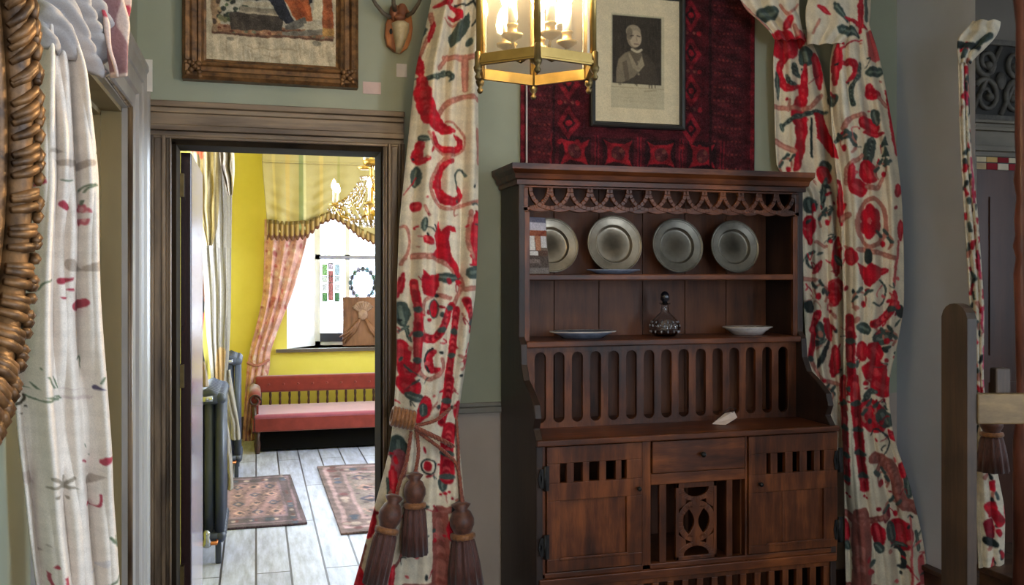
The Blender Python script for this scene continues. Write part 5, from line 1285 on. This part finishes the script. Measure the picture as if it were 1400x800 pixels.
# mahogany turned post at the right edge
pc = onT(1399, 375, 3.3)
mp_ = thing('mahogany_post', (pc.x, pc.y, 0), 'tall turned mahogany post at the far right edge', 'post')
m = MB()
prof = [(.034, 0), (.034, .9), (.026, .95), (.03, 1.0), (.022, 1.05), (.026, 1.3), (.032, 1.5), (.024, 1.56), (.034, 1.60), (.026, 1.64), (.03, 1.7), (.022, 1.78), (.032, 1.84), (.024, 1.9), (.028, 2.0), (.024, 2.4), (.034, 2.5), (.034, 2.9), (.01, 2.92)]
m.lathe(prof, (pc.x, pc.y, 0), 16); m.build('shaft', M['mahogany'], mp_)
lg = MB(); lq = onY(1352, 780, 3.0)
lg.box(XR - .02, XR + .30, 2.86, 3.115, lq.z - .03, lq.z - .004); lg.box(XR + .0, XR + .28, 2.88, 3.10, 0, lq.z - .03)
tag(lg.build('wooden_chest', M['brown_skirting'], bevel=.004), 'low brown wooden chest under the edge-on curtain beyond the grey wall', 'chest')
# doorcase, carved panel and door beyond
GR_ST = mix_mat('grey_stone_casing', (104, 96, 82), (136, 126, 108), 8, .5, stretch=(.3, 1, 1))
SYf = SY
xA, xB = onY(1318, 200, SYf).x, onY(1384, 200, SYf).x + .9
zc1, zc0 = onY(1355, 165, SYf - .05).z, onY(1355, 213, SYf - .05).z
dc_ = MB(); hgt = zc1 - zc0
for f0, f1, d in ((0, .14, .03), (.14, .3, .05), (.3, .72, .03), (.72, .82, .06), (.82, .92, .05), (.92, 1.0, .075)): dc_.box(xA, xB, SYf - d, SYf, zc0 + hgt * f0, zc0 + hgt * f1)
dc_.box(xA, xA + .05, SYf - .04, SYf, 0, zc0); dc_.box(xB - .12, xB, SYf - .04, SYf, 0, zc0)
d6 = S('door_6', dc_, 'casing', bevel=.003); d6.data.materials[0] = GR_ST
zd1 = onY(1360, 233, SYf - .02).z
dd = MB(); dd.box(xA + .05, xB - .12, SYf - .03, SYf, 0, zd1)
for z0_, z1_ in ((.2, .9), (1.05, zd1 - .15)): dd.box(xA + .14, (xA + xB) / 2 - .1, SYf - .038, SYf - .03, z0_, z1_); dd.box((xA + xB) / 2, xB - .22, SYf - .038, SYf - .03, z0_, z1_)
dd.build('door_leaf', wood_mat('red_brown_door', (62, 36, 25), (80, 48, 34), (92, 58, 42), 'z', 2, .4), d6)
# bright strip of stained glass above the door
tw = xB - .12 - xA - .05
cols_ = [(200, 170, 130), (150, 24, 34), (236, 218, 190), (160, 30, 40), (226, 190, 130), (230, 210, 170), (216, 176, 110), (150, 24, 34), (230, 214, 180), (206, 160, 90)]
trn = thing('stained_glass_strip', (xA + .4, SYf - .02, zd1), 'narrow red and cream stained glass strip above the brown door in the side room', 'stained glass')
zm = zd1 + (zc0 - zd1) * .5
for k in range(14):
    xa_ = xA + .05 + tw * k / 14
    for z0_, z1_, j in ((zd1 + .003, zm, k), (zm + .006, zc0 - .004, k + 5)):
        MB().box(xa_ + .002, xa_ + tw / 14 - .002, SYf - .028, SYf - .02, z0_, z1_).build('glass_piece', plain('strip_glass', cols_[j % 10], .6, spec=.2), trn)
MB().box(xA + .05, xB - .12, SYf - .018, SYf - .006, zd1, zc0).build('lead_frame', BLACKF, trn)
# carved openwork panel over the doorcase
cz0_, cz1_ = zc1 + .005, onY(1360, 54, SYf - .03).z
cpn = thing('carving', (xA + .3, SYf, cz0_), 'dark carved scrollwork panel above the doorcase in the side room', 'carving')
xC = xA + .85
MB().box(xA, xC, SYf - .012, SYf - .001, cz0_, cz1_).build('panel', plain('grey_black_ground', (52, 50, 46), .7), cpn)
m = MB(); H = cz1_ - cz0_
m.box(xA, xC, SYf - .035, SYf - .012, cz0_, cz0_ + .03); m.box(xA, xC, SYf - .035, SYf - .012, cz1_ - .03, cz1_)
for k in range(4):
    cx = xA + .13 + k * .2; sg = 1 if k % 2 else -1
    for zc_, r_, dr_ in ((cz0_ + H * .3, .085, 1), (cz0_ + H * .72, .075, -1)):
        pts = [(cx + sg * r_ * (1 - f * .75) * math.cos(dr_ * f * 9 + .6), SYf - .022, zc_ + r_ * (1 - f * .75) * math.sin(dr_ * f * 9 + .6) * 1.2) for f in np.linspace(0, 1, 36)]
        m.tube(pts, [.017 - .006 * f for f in np.linspace(0, 1, 36)], 6); m.ball(pts[-1], .026, 8)
    m.tube([(cx - .1, SYf - .02, cz0_ + H * .08), (cx, SYf - .02, cz0_ + H * .5), (cx + .1, SYf - .02, cz0_ + H * .92)], .014, 6)
    m.ball((cx + .1, SYf - .02, cz0_ + H * .5), .036, 8, (1, .5, 1.4))
m.build('scrollwork', mix_mat('carved_grey', (70, 66, 60), (112, 106, 96), 20, .6, bmp=.2), cpn)
# ---------------------------------------------------------------- rear room
# rugs
def rug_cv(w, h, field, border, seed):
    rg = np.random.default_rng(seed); c = Canvas(0, 0, w, h, border, 2)
    c.rect(w * .04, h * .04, w * .96, h * .96, tuple(v * 1.5 for v in border)); c.rect(w * .07, h * .06, w * .93, h * .94, border)
    for k in range(60):
        e = k % 4; f = rg.random()
        x, y = ((f * w, h * .1), (f * w, h * .9), (w * .12, f * h), (w * .88, f * h))[e]
        c.dot(x, y, rg.uniform(2, 4), [(150, 130, 124), (92, 50, 54), (60, 66, 86)][k % 3])
    c.rect(w * .17, h * .14, w * .83, h * .86, tuple(v * 1.45 for v in border)); c.rect(w * .2, h * .17, w * .8, h * .83, field)
    for i in range(3):
        for j in range(4):
            x, y = w * (.3 + .2 * i), h * (.25 + .17 * j); r = w * .075
            c.poly([(x, y - r), (x + r, y), (x, y + r), (x - r, y)], [(66, 62, 84), (168, 128, 120)][(i + j) % 2]); c.poly([(x, y - r * .5), (x + r * .5, y), (x, y + r * .5), (x - r * .5, y)], [(140, 112, 106), (64, 54, 68)][(i + j) % 2])
    for k in range(120): c.dot(rg.uniform(w * .2, w * .8), rg.uniform(h * .17, h * .83), 1.6, [(150, 118, 112), (80, 60, 68)][k % 2])
    c.organic(.6, .3, 2, seed); c.speckle(9); return c
RUGM = cloth_mat('floor_rug', 250)
def floor_rug(x0, x1, y0, y1, field, border, label, seed, skew=0):
    nu, nv = 150, 200; U, V = np.meshgrid(np.linspace(0, 1, nu), np.linspace(0, 1, nv)); c = rug_cv(100, 150, field, border, seed)
    G = np.stack([x0 + (x1 - x0) * U + skew * V, y1 + (y0 - y1) * V, .008 + .001 * np.sin(9 * U + 5 * V)], -1)
    o = grid_mesh('rug', G, RUGM, c.sample(U * 100, V * 150), None, .012); tag(o, label, 'rug')
a = onY(396, 650, 6.95); floor_rug(-.62 + .32, .245, 5.60, 6.98, (128, 96, 100), (78, 62, 70), 'reddish brown patterned rug on the pale boards beside the radiators', 31, .05)
floor_rug(.455, 1.35, 5.32, 7.22, (122, 106, 104), (104, 84, 86), 'greyish patterned rug with pale border lines, at the right of the rear room floor', 37, .015)
# settee
SF = 7.88
s0, s1 = onY(345, 560, SF).x, 1.85
REDF = mix_mat('red_velvet', (104, 32, 24), (126, 44, 34), 12, .8, sheen=.4, spec=.2)
PINKF = mix_mat('pink_velvet_seat', (140, 66, 80), (156, 80, 94), 10, .75, sheen=.5, spec=.2)
DKW = wood_mat('dark_settee_wood', (34, 18, 14), (58, 32, 24), (82, 48, 36), 'x', 6, .35)
so = thing('settee', ((s0 + s1) / 2, SF + .3, 0), 'long low red velvet settee with open spindle back against the yellow wall', 'sofa')
SB = 8.50
zs_t = onY(430, 566, SF).z; zs_b = onY(430, 588, SF).z
zr1 = onY(430, 512, SB - .05).z; zr0 = onY(430, 534, SB - .05).z
m = MB(); m.box(s0, s1, SF - .004, SF + .03, zs_b, zs_t - .015); m.box(s0, s1, SF, SB, zs_b + .01, zs_t - .03); m.build('seat_front', REDF, so, bevel=.012)
m = MB(); m.box(s0 + .01, s1 - .01, SF - .01, SB - .02, zs_t - .03, zs_t + .012); m.build('seat', PINKF, so, bevel=.018)
MB().box(s0 + .06, s1 - .06, SF + .10, SB, .015, zs_b + .02).build('under_seat_shade', plain('black_seat_shade', (16, 14, 14), .9, spec=.05), so)  # black box standing in for the shade under the seat
m = MB(); m.box(s0 + .02, s1 - .02, SB - .085, SB, zr0, zr1)
m.build('back_rail', REDF, so, bevel=.02)
for k in range(14):
    x = s0 + .14 + k * .127
    b = MB(); b.ball((x, SB - .086, (zr0 + zr1) / 2), .010, 8, (1, .5, 1)); b.build('button', REDF, so)
for k in range(22):
    x = s0 + .07 + k * .0835
    b = MB().lathe([(.009, zs_t), (.012, zs_t + (zr0 - zs_t) * .25), (.008, zs_t + (zr0 - zs_t) * .5), (.012, zs_t + (zr0 - zs_t) * .75), (.009, zr0 + .01)], (x, SB - .045, 0), 8); b.build('spindle', DKW, so)
for x in (s0, s1):
    am = MB(); cz_ = zs_t + .13
    am.tube([(x + .02, SF + .01, cz_), (x + .02, SB - .02, cz_ + .03)], .05, 12); am.box(x - .01, x + .05, SF + .03, SB - .04, zs_t - .02, cz_)
    ao = am.build('arm', REDF, so)
    sc = MB(); sc.tube([(x + .02 + .05 * (1 - f * .6) * math.cos(f * 8), SF + .0, cz_ + .05 * (1 - f * .6) * math.sin(f * 8)) for f in np.linspace(0, 1, 24)], .009, 6); sc.tube([(x + .02, SF + .012, zs_b), (x + .015, SF + .012, cz_ - .05)], .018, 8)
    sc.build('arm_scroll', DKW, ao)
    for y in (SF + .04, SB - .05):
        MB().lathe([(.018, 0), (.022, .02), (.03, .08), (.02, .12), (.032, zs_b + .02)], (x + .04, y, 0), 10).build('leg', DKW, so)
# radiators
RAD = mix_mat('blue_grey_enamel', (42, 47, 64), (54, 60, 78), 6, .45, spec=.4)
def radiator(y0, n, x0, label, ztop, cols=3, pitch=.064):
    wd = .165
    root = thing('radiator', (x0 + wd / 2, y0 + n * pitch / 2, 0), label, 'radiator', 'blue grey column radiators')
    sec0 = None
    for i in range(n):
        y = y0 + i * pitch
        if sec0 is None:
            m = MB()
            for c in range(cols):
                x = x0 + .028 + c * (wd - .056) / (cols - 1); m.tube([(x, y, .14), (x, y, ztop - .05)], .0235, 10)
            for z in (.14, ztop - .05):
                m.tube([(x0 + .028, y, z), (x0 + wd - .028, y, z)], .032, 10); m.ball((x0 + .028, y, z), .034, 10); m.ball((x0 + wd - .028, y, z), .034, 10)
            m.tube([(x0 + .03, y, ztop - .045), (x0 + wd / 2, y, ztop - .02), (x0 + wd - .03, y, ztop - .045)], .026, 10)
            sec0 = m.build('section', RAD, root); o = sec0
        else:
            o = sec0.copy(); COL.objects.link(o); o.location = sec0.location + Vector((0, pitch * i, 0))
    for y in (y0, y0 + (n - 1) * pitch):
        m = MB(); m.box(x0 + .02, x0 + .05, y - .012, y + .012, 0, .13); m.build('foot', RAD, root, bevel=.006)
        MB().box(x0 + wd - .05, x0 + wd - .02, y - .012, y + .012, 0, .13).build('foot', RAD, root, bevel=.006)
    v = MB(); v.tube([(x0 - .03, y0 - .05, .12), (x0 + wd * .75, y0 - .05, .12), (x0 + wd * .75, y0, .13)], .011, 8); v.build('pipe', mix_mat('copper_pipe', (150, 88, 48), (186, 116, 68), 20, .35, .8), root)
    v = MB(); v.lathe([(.012, .10), (.02, .105), (.024, .13), (.016, .15), (.02, .17), (.012, .19)], (x0 + wd * .45, y0 - .05, 0), 12); v.build('valve', mix_mat('chrome_valve', (130, 132, 138), (180, 182, 188), 20, .25, .9), root)
    v = MB(); v.tube([(x0 + .03, y0 - .03, ztop - .05), (x0 + wd - .06, y0 - .045, ztop - .045)], .016, 8); v.build('end_cap', mix_mat('bright_cap', (120, 122, 128), (176, 178, 186), 20, .25, .9), root)
    return root
xr = onY(266, 600, 4.95).x
radiator(4.98, 9, onY(308, 600, 4.95).x - .165, 'nearest blue grey column radiator, just inside the open door', .905)
radiator(7.05, 7, onY(330, 560, 7.0).x - .165, 'farther blue grey column radiator, under the pale curtain', .905)
# curtain with valance at the left window
GREYC = cloth_mat('pale_grey_linen', 300)
gc = Canvas(250, 180, 340, 680, (138, 130, 124))
for k in range(14): gc.stroke([(268 + k * 4, 340), (270 + k * 4, 520)], 2, [(104, 97, 92), (150, 143, 136)][k % 2])
gc.stroke([(303, 480), (300, 520)], 12, (166, 134, 96)); gc.speckle(5)
lc = thing('linen_curtain', tuple(onY(295, 375, 5.75)), 'pale grey curtain under a striped valance, at the left window of the rear room', 'curtain'); lc.location.z = 0
curtain('cloth', ('Y', 5.8), 185, 524, [(185, 264), (330, 274), (400, 279), (470, 284), (524, 290)], [(185, 318), (330, 316), (440, 315), (500, 312), (524, 309)], 90, 200, [(4.4, .014, .2), (9, .005, .1)], gc, GREYC, lc, bulge=.05, seed=41)
curtain('curtain_tail', ('Y', 5.82), 505, 600, [(505, 298), (540, 306), (580, 312), (600, 316)], [(505, 314), (540, 320), (580, 327), (600, 329)], 40, 60, [(2.2, .02, .1)], gc, GREYC, lc, bulge=.04, seed=42)
curtain('curtain_tail', ('Y', 5.95), 575, 668, [(575, 306), (620, 308), (668, 309)], [(575, 312), (620, 317), (668, 319)], 30, 50, [(1.5, .03, .1)], gc, GREYC, lc, bulge=.03, seed=43)
vc = Canvas(250, 180, 330, 350, (108, 94, 72))
for x in (262, 276, 290, 304): vc.stroke([(x, 180), (x + 2, 345)], 4, (150, 128, 84)); vc.stroke([(x + 6, 180), (x + 8, 345)], 3, (150, 132, 98))
vc.stroke([(262, 204), (274, 206)], 12, (176, 84, 60)); vc.stroke([(275, 212), (276, 216)], 5, (176, 84, 60)); vc.speckle(6)
curtain('valance', ('Y', 5.62), 185, 336, [(185, 260), (210, 262), (290, 268), (320, 278), (336, 284)], [(185, 305), (300, 298), (325, 295), (336, 287)], 60, 110, [(3.2, .012, .3), (6, .005, .1)], vc, GREYC, lc, bulge=.04, seed=44)
jc = Canvas(290, 180, 330, 280, (128, 114, 104)); jc.stroke([(304, 230), (306, 250)], 8, (84, 72, 66)); jc.stroke([(318, 186), (320, 270)], 3, (214, 200, 186)); jc.speckle(8)
curtain('jabot', ('Y', 5.60), 186, 268, [(186, 300), (230, 302), (256, 309), (268, 313)], [(186, 317), (220, 321), (250, 320), (268, 317)], 36, 60, [(2.2, .04, .1)], jc, GREYC, lc, bulge=.03, seed=45)
# red flowered curtain close to the open door
rc = Canvas(255, 350, 295, 530, (150, 132, 118))
for k in range(26):
    x, y = RNG.uniform(262, 286), RNG.uniform(360, 526); rc.dot(x, y, RNG.uniform(4, 8), [(176, 40, 40), (40, 34, 34), (190, 84, 70), (60, 58, 52), (120, 70, 44)][k % 5], RNG.uniform(6, 11))
rc.speckle(8)
fcu = thing('floral_curtain', tuple(onY(274, 375, 5.05)), 'dark red flowered curtain end between the open door and the pale curtain', 'curtain'); fcu.location.z = 0
curtain('cloth', ('Y', 5.08), 340, 528, [(340, 263), (400, 264), (528, 264)], [(340, 272), (380, 278), (420, 280), (470, 276), (528, 286)], 50, 110, [(2.1, .03, .1)], rc, CLOTH, fcu, bulge=.02, seed=46)
# pelmet with festooned valance on the far wall
PY = 8.52
z_t, z_b = onY(430, 207, PY).z, onY(430, 225, PY).z; p0 = onY(358, 215, PY).x; p1 = 2.02
GOLDF = cloth_mat('gold_silk', 300)
pel = thing('window_valance', ((p0 + p1) / 2, PY, z_b), 'gold and green striped festoon valance over the far window', 'valance')
def stripes(U, cols): return cols
xs_px = lambda X_, Y_: 700 + FOC * ((X_ * CS - Y_ * SN) / (X_ * SN + Y_ * CS))
base = np.array((186, 168, 116)); 
def stripe_col(X_, V_):
    c = np.ones(X_.shape + (3,)) * base
    for off, wd, col in ((.34, .02, (142, 146, 100)), (.37, .012, (208, 196, 146)), (.22, .02, (196, 168, 104)), (.68, .012, (170, 160, 100)), (.10, .014, (204, 182, 120)), (.52, .016, (206, 180, 116))):
        for rep in (0, .95, 1.9):
            m_ = np.abs(X_ - p0 - off - rep) < wd; c[m_] = col
    return c
nu, nv = 200, 14; U, V = np.meshgrid(np.linspace(p0, p1, nu), np.linspace(0, 1, nv))
off_ = np.where(V < .12, .012, np.where(V > .9, .012, 0))
G = np.stack([U, PY - .04 - off_ + 0 * U, z_t + (z_b - z_t) * V], -1)
grid_mesh('heading_band', G, GOLDF, stripe_col(U, V), pel, .012)
MB().box(p0 + .005, p1 - .005, PY - .03, RY, z_b + .02, z_t - .005).build('pelmet_board', plain('pelmet_wood', (150, 130, 90), .7), pel)
def zpx(y): return onY(430, y, PY).z
kn_ = [(p0, 318), (onY(395, 300, PY).x, 320), (onY(420, 300, PY).x, 317), (onY(440, 300, PY).x, 302), (onY(455, 300, PY).x, 296), (onY(470, 300, PY).x, 303), (onY(490, 300, PY).x, 320), (onY(512, 300, PY).x, 330), (1.15, 332), (1.30, 322), (1.42, 302), (1.48, 296), (1.56, 302), (1.7, 318), (1.85, 320), (p1, 318)]
nu, nv = 260, 90; U, V = np.meshgrid(np.linspace(p0, p1, nu), np.linspace(0, 1, nv)); bot = interp([(a_, zpx(b_)) for a_, b_ in kn_], U[0])
G = np.stack([U + .012 * (1 - V) * 0, PY - .03 - .035 * (0.5 + .5 * np.cos(2 * PI * (U - p0) / .19 + 1.5 * V)) * (.3 + .7 * V) - .02 * np.sin(PI * V) - .015 * np.cos(2 * PI * (5 * V + 3 * np.abs(((U - p0) % .95) - .45))) * V, z_b + (bot[None, :] - z_b) * V], -1)
G[..., 0] = U + (.05 * V * np.clip(1 - (U - p0) / .25, 0, 1))
grid_mesh('festoon', G, GOLDF, stripe_col(U, V), pel, .008)
nv = 20; U, V = np.meshgrid(np.linspace(p0 + .045, p1, 420), np.linspace(0, 1, nv))
bot = interp([(a_, zpx(b_)) for a_, b_ in kn_], U[0]); hgt_ = interp([(p0, .17), (onY(415, 300, PY).x, .16), (onY(440, 300, PY).x, .09), (1.3, .10), (1.6, .10), (p1, .16)], U[0])
G = np.stack([U, PY - .075 - .012 * np.cos(2 * PI * U / .045), bot[None, :] + hgt_[None, :] * .65 - hgt_[None, :] * (1 + .1 * np.cos(2 * PI * U / .045)) * V], -1)
fc_ = np.ones(U.shape + (3,)) * np.array((132, 104, 62)); fc_[(np.cos(2 * PI * U / .045) > .5)] = (172, 140, 92); fc_[V < .2] = (120, 98, 56); fc_[V > .78] = (112, 74, 60)
grid_mesh('fringe', G, GOLDF, fc_, pel, .008)
# pink toile curtain swept to the left
pc_ = Canvas(325, 310, 430, 630, (208, 160, 152))
for k in range(420):
    x, y = RNG.uniform(328, 425), RNG.uniform(312, 625); pc_.dot(x, y, RNG.uniform(1, 3), [(180, 104, 104), (218, 186, 176), (192, 126, 120), (224, 198, 188)][k % 4], RNG.uniform(1, 4))
pc_.organic(1.0, .2, 1, 10); pc_.speckle(7)
pk = thing('pink_curtain', tuple(onY(380, 375, 8.6)), 'pink patterned curtain swept aside at the left of the far window', 'curtain'); pk.location.z = 0
PINKC = cloth_mat('pink_toile', 300)
curtain('cloth', ('Y', 8.63), 300, 616, [(300, 362), (400, 360), (440, 352), (480, 341), (497, 338), (520, 336), (560, 334), (616, 331)], [(300, 424), (330, 419), (360, 411), (400, 400), (440, 384), (470, 373), (492, 366), (510, 372), (530, 356), (560, 349), (616, 348)], 110, 200, [(3.6, .05, .2), (7.3, .012, .4)], pc_, PINKC, pk, bulge=.04, seed=51, amp=[(300, 1), (470, .7), (495, .3), (530, .7), (616, .7)])
m = MB(); twisted(m, [onY(338, 496, 8.55), onY(352, 500, 8.52), onY(368, 492, 8.56)], .014, 5); m.build('tie', plain('pink_tie', (170, 110, 100), .8), pk)
# carved wooden panel on the sill
KY = 8.86
k0, k1 = onY(469, 440, KY).x, onY(469, 440, KY).x + .62; kz1 = onY(490, 406, KY).z
OAKC = wood_mat('carved_oak', (92, 58, 40), (128, 86, 62), (150, 106, 80), 'z', 4, .5)
cp = thing('carved_oak_panel', ((k0 + k1) / 2, KY, VZ0), 'carved brown oak panel with shell and drapery standing in the far window', 'carving')
MB().box(k0, k1, KY, KY + .05, VZ0 + .001, kz1).build('board', OAKC, cp, bevel=.006)
m = MB(); kc = onY(496, 440, KY).x; kh = kz1 - VZ0
for k in range(9):
    q = PI * k / 8; m.tube([(kc, KY - .012, kz1 - .16), (kc + .085 * math.cos(q), KY - .006, kz1 - .10 + .06 * math.sin(q))], [.010, .016], 6)
m.ball((kc, KY - .01, kz1 - .17), .045, 10, (1.1, .5, 1.2)); m.tube([(kc - .1, KY - .004, kz1 - .10), (kc, KY - .01, kz1 - .05), (kc + .1, KY - .004, kz1 - .10)], .012, 6)
m.build('shell', mix_mat('worn_carving', (104, 72, 56), (164, 132, 114), 20, .5), cp)
m = MB()
for sg in (1, -1):
    for j in range(3): m.tube([(kc + sg * (.02 + .015 * j), KY - .006, VZ0 + kh * .58 - .02 * j), (kc + sg * (.075 + .02 * j), KY - .010, VZ0 + kh * .32), (kc + sg * (.17 + .025 * j), KY - .004, VZ0 + kh * .06 + .03 * j)], [.014, .018, .008], 6)
m.build('drapery', OAKC, cp)
MB().box(k0 + .01, kc - .15, KY - .004, KY + .001, VZ0 + .06, kz1 - .05).build('side_panel', OAKC, cp)
# stained glass hung in the window
GYY = FY - .03
sg_ = thing('stained_glass', tuple(onY(452, 412, GYY)), 'small stained glass panel with red cross bar and green corners in the far window', 'stained glass')
def gp(x0, y0, x1, y1, col, par):
    a, b = onY(x0, y1, GYY), onY(x1, y0, GYY); MB().box(a.x, b.x, GYY, GYY + .004, a.z, b.z).build('glass_piece', pane_mat('tinted_glass', sky_tint(col), 0, .03, True), par)
for bx in ((441, 361, 447.5, 377, (160, 214, 140)), (441, 400, 448, 412, (110, 170, 110)), (457, 400, 464, 412, (90, 150, 110)), (457, 361, 464, 377, (196, 226, 236)), (449.5, 370, 455.5, 411, (196, 120, 120)), (441, 378, 448, 386, (226, 240, 220)), (457, 378, 464, 386, (220, 236, 236)), (449.5, 360, 455.5, 369, (220, 206, 220)), (441, 388, 448, 398, (240, 244, 240)), (457, 388, 464, 398, (236, 240, 240))): gp(*bx, sg_)
m = MB()
for y in (360, 378, 387, 412): m.tube([onY(440.5, y, GYY), onY(464.5, y, GYY)], .004, 6)
for x in (440.5, 449, 456, 464.5): m.tube([onY(x, 360, GYY), onY(x, 412, GYY)], .0035, 6)
m.build('lead_cames', plain('lead', (110, 112, 116), .6), sg_)
wr = thing('glass_wreath', tuple(onY(495, 384, GYY)), 'ring shaped blue grey leaded glass ornament in the far window', 'stained glass')
for k in range(15):
    q = math.radians(-60 + k * 300 / 14 - 0); c_ = onY(496, 388, GYY); rr = .115
    x, z = c_.x + rr * math.cos(q), c_.z + rr * math.sin(q) * 1.25
    b = MB(); b.ball((x, GYY, z), .026, 8, (.9, .25, 1.15)); b.build('glass_leaf', pane_mat('wreath_glass', sky_tint([(130, 134, 160), (150, 200, 214), (110, 116, 130), (170, 166, 190), (150, 196, 176)][k % 5]), 0, .03, True), wr)
m = MB(); c_ = onY(496, 388, GYY); m.tube([(c_.x + .115 * math.cos(q), GYY, c_.z + .144 * math.sin(q)) for q in np.radians(np.linspace(-60, 240, 40))], .006, 6)
m.tube([(c_.x, GYY, c_.z + .144), (c_.x, GYY, zT - .012)], .002, 5)
m.build('lead_ring', plain('lead_ring', (96, 98, 108), .6), wr)
# rear chandelier
CY_ = 6.0; cc_ = onY(508, 300, CY_)
chx = thing('crystal_chandelier', (cc_.x, CY_, cc_.z), 'brass chandelier hung with crystal drops and candle bulbs, in the rear room', 'chandelier')
zc = lambda y: onY(505, y, CY_).z
BRS = mix_mat('chandelier_brass', (150, 116, 52), (206, 166, 86), 14, .3, .8)
m = MB(); m.lathe([(.002, zc(312)), (.02, zc(306)), (.045, zc(296)), (.05, zc(290)), (.02, zc(282)), (.012, zc(270)), (.03, zc(256)), (.012, zc(244)), (.012, zc(232)), (.055, zc(224)), (.06, zc(219)), (.01, zc(216)), (.008, 3.05)], (cc_.x, CY_, 0), 16)
m.lathe([(.03, zc(233)), (.05, zc(230)), (.03, zc(228))], (cc_.x - .05, CY_ - .03, 0), 12)
m.build('stem', BRS, chx)
CRY = pane_mat('crystal', (206, 186, 130), .0, .16)
LB2 = emit_mat('lit_candle_bulb', (255, 240, 205), 26.0)
ends = []
for k in range(6):
    q = math.radians(200 + 60 * k); R_ = .265
    e_ = Vector((cc_.x + R_ * math.cos(q), CY_ + R_ * math.sin(q), zc(284)))
    a_ = MB(); a_.tube([(cc_.x, CY_, zc(290)), (cc_.x + R_ * .4 * math.cos(q), CY_ + R_ * .4 * math.sin(q), zc(302)), (cc_.x + R_ * .8 * math.cos(q), CY_ + R_ * .8 * math.sin(q), zc(298)), tuple(e_)], .008, 8)
    a_.lathe([(.005, -.005), (.03, .004), (.036, .012), (.012, .014), (.012, .02)], tuple(e_), 12); ao = a_.build('arm', BRS, chx)
    t_ = MB(); t_.lathe([(.001, .015), (.009, .015), (.009, .10), (.001, .101)], tuple(e_), 10); t_.build('candle_tube', IV, ao)
    b_ = MB(); b_.lathe([(.002, .10), (.014, .112), (.018, .13), (.010, .155), (.002, .17)], tuple(e_), 10); b_.build('bulb', LB2, ao)
    ends.append(e_)
for k in range(4):
    q = math.radians(30 + 90 * k); e_ = Vector((cc_.x + .05 * math.cos(q), CY_ + .05 * math.sin(q), zc(220)))
    t_ = MB(); t_.lathe([(.001, 0), (.013, 0), (.013, .11), (.001, .111)], tuple(e_), 10); o = t_.build('candle_tube', IV, chx)
    b_ = MB(); b_.lathe([(.002, .11), (.015, .122), (.018, .14), (.010, .165), (.002, .18)], tuple(e_), 10); b_.build('bulb', LB2, o)
m = MB(); rgc = np.random.default_rng(5)
def drop(p, r):
    x, y, z = p; m.add([(x + r, y, z), (x, y + r, z), (x - r, y, z), (x, y - r, z), (x, y, z + r * 1.3), (x, y, z - r * 1.9)], [(0, 1, 4), (1, 2, 4), (2, 3, 4), (3, 0, 4), (1, 0, 5), (2, 1, 5), (3, 2, 5), (0, 3, 5)])
for k in range(24):
    q = 2 * PI * k / 24
    for f in np.linspace(0, 1, 11):
        r_ = .05 + (.20) * f; z_ = zc(228) + (zc(280) - zc(228)) * (f ** .6) - .03 * math.sin(PI * f)
        drop((cc_.x + r_ * math.cos(q), CY_ + r_ * math.sin(q), z_), .009)
    for f in np.linspace(0, 1, 6): drop((cc_.x + (.25 - .2 * f) * math.cos(q), CY_ + (.25 - .2 * f) * math.sin(q), zc(284) - .11 * math.sin(f * PI / 2)), .011)
for e_ in ends:
    for j in range(6): drop((e_.x + .034 * math.cos(j * PI / 3), e_.y + .034 * math.sin(j * PI / 3), e_.z - .02), .009)
o = m.build('crystal_drops', CRY, chx); o['kind'] = 'stuff'
# ---------------------------------------------------------------- light: overcast sky through the windows, lamp bulbs
wd = bpy.data.worlds.new('sky'); scene.world = wd; wd.use_nodes = True
bg = wd.node_tree.nodes['Background']; bg.inputs['Color'].default_value = (0.74, 0.86, 1.0, 1); bg.inputs['Strength'].default_value = 14.0
def portal(name, loc, rot, sx, sy):
    l = bpy.data.lights.new(name, 'AREA'); l.shape = 'RECTANGLE'; l.size = sx; l.size_y = sy; l.cycles.is_portal = True
    o = bpy.data.objects.new(name, l); COL.objects.link(o); o.location = loc; o.rotation_euler = rot
for a, b in WX: portal('window_portal', ((a + b) / 2, -3.08, 1.75), (PI / 2, 0, 0), .9, 1.7)      # faces +y
portal('window_portal', (6.28, .95, 1.7), (PI / 2, 0, PI / 2), .7, 1.8)
portal('window_portal', (XR + .12, (RWY0 + RWY1) / 2, 1.7), (PI / 2, 0, PI / 2), 1.5, 1.8)                            # faces -x
portal('window_portal', (RX - .2, 5.95, 1.74), (PI / 2, 0, -PI / 2), 1.6, 1.52)                    # faces +x
portal('window_portal', (3.08, 6.1, 1.75), (PI / 2, 0, PI / 2), 3.0, 1.7)
portal('window_portal', ((fx0 + fx1) / 2, FY + .06, (VZ0 + VZ1) / 2), (PI / 2, 0, PI), fx1 - fx0, VZ1 - VZ0)  # faces -y
scene.view_settings.view_transform = 'Standard'; scene.view_settings.look = 'None'; scene.view_settings.gamma = 1.0
scene.view_settings.use_curve_mapping = False; scene.view_settings.exposure = 0.34
scene.cycles.max_bounces = 8; scene.cycles.diffuse_bounces = 5; scene.cycles.transparent_max_bounces = 16; scene.cycles.sample_clamp_indirect = 6.0
scene.cycles.caustics_reflective = False; scene.cycles.caustics_refractive = False
scene.cycles.use_denoising = True
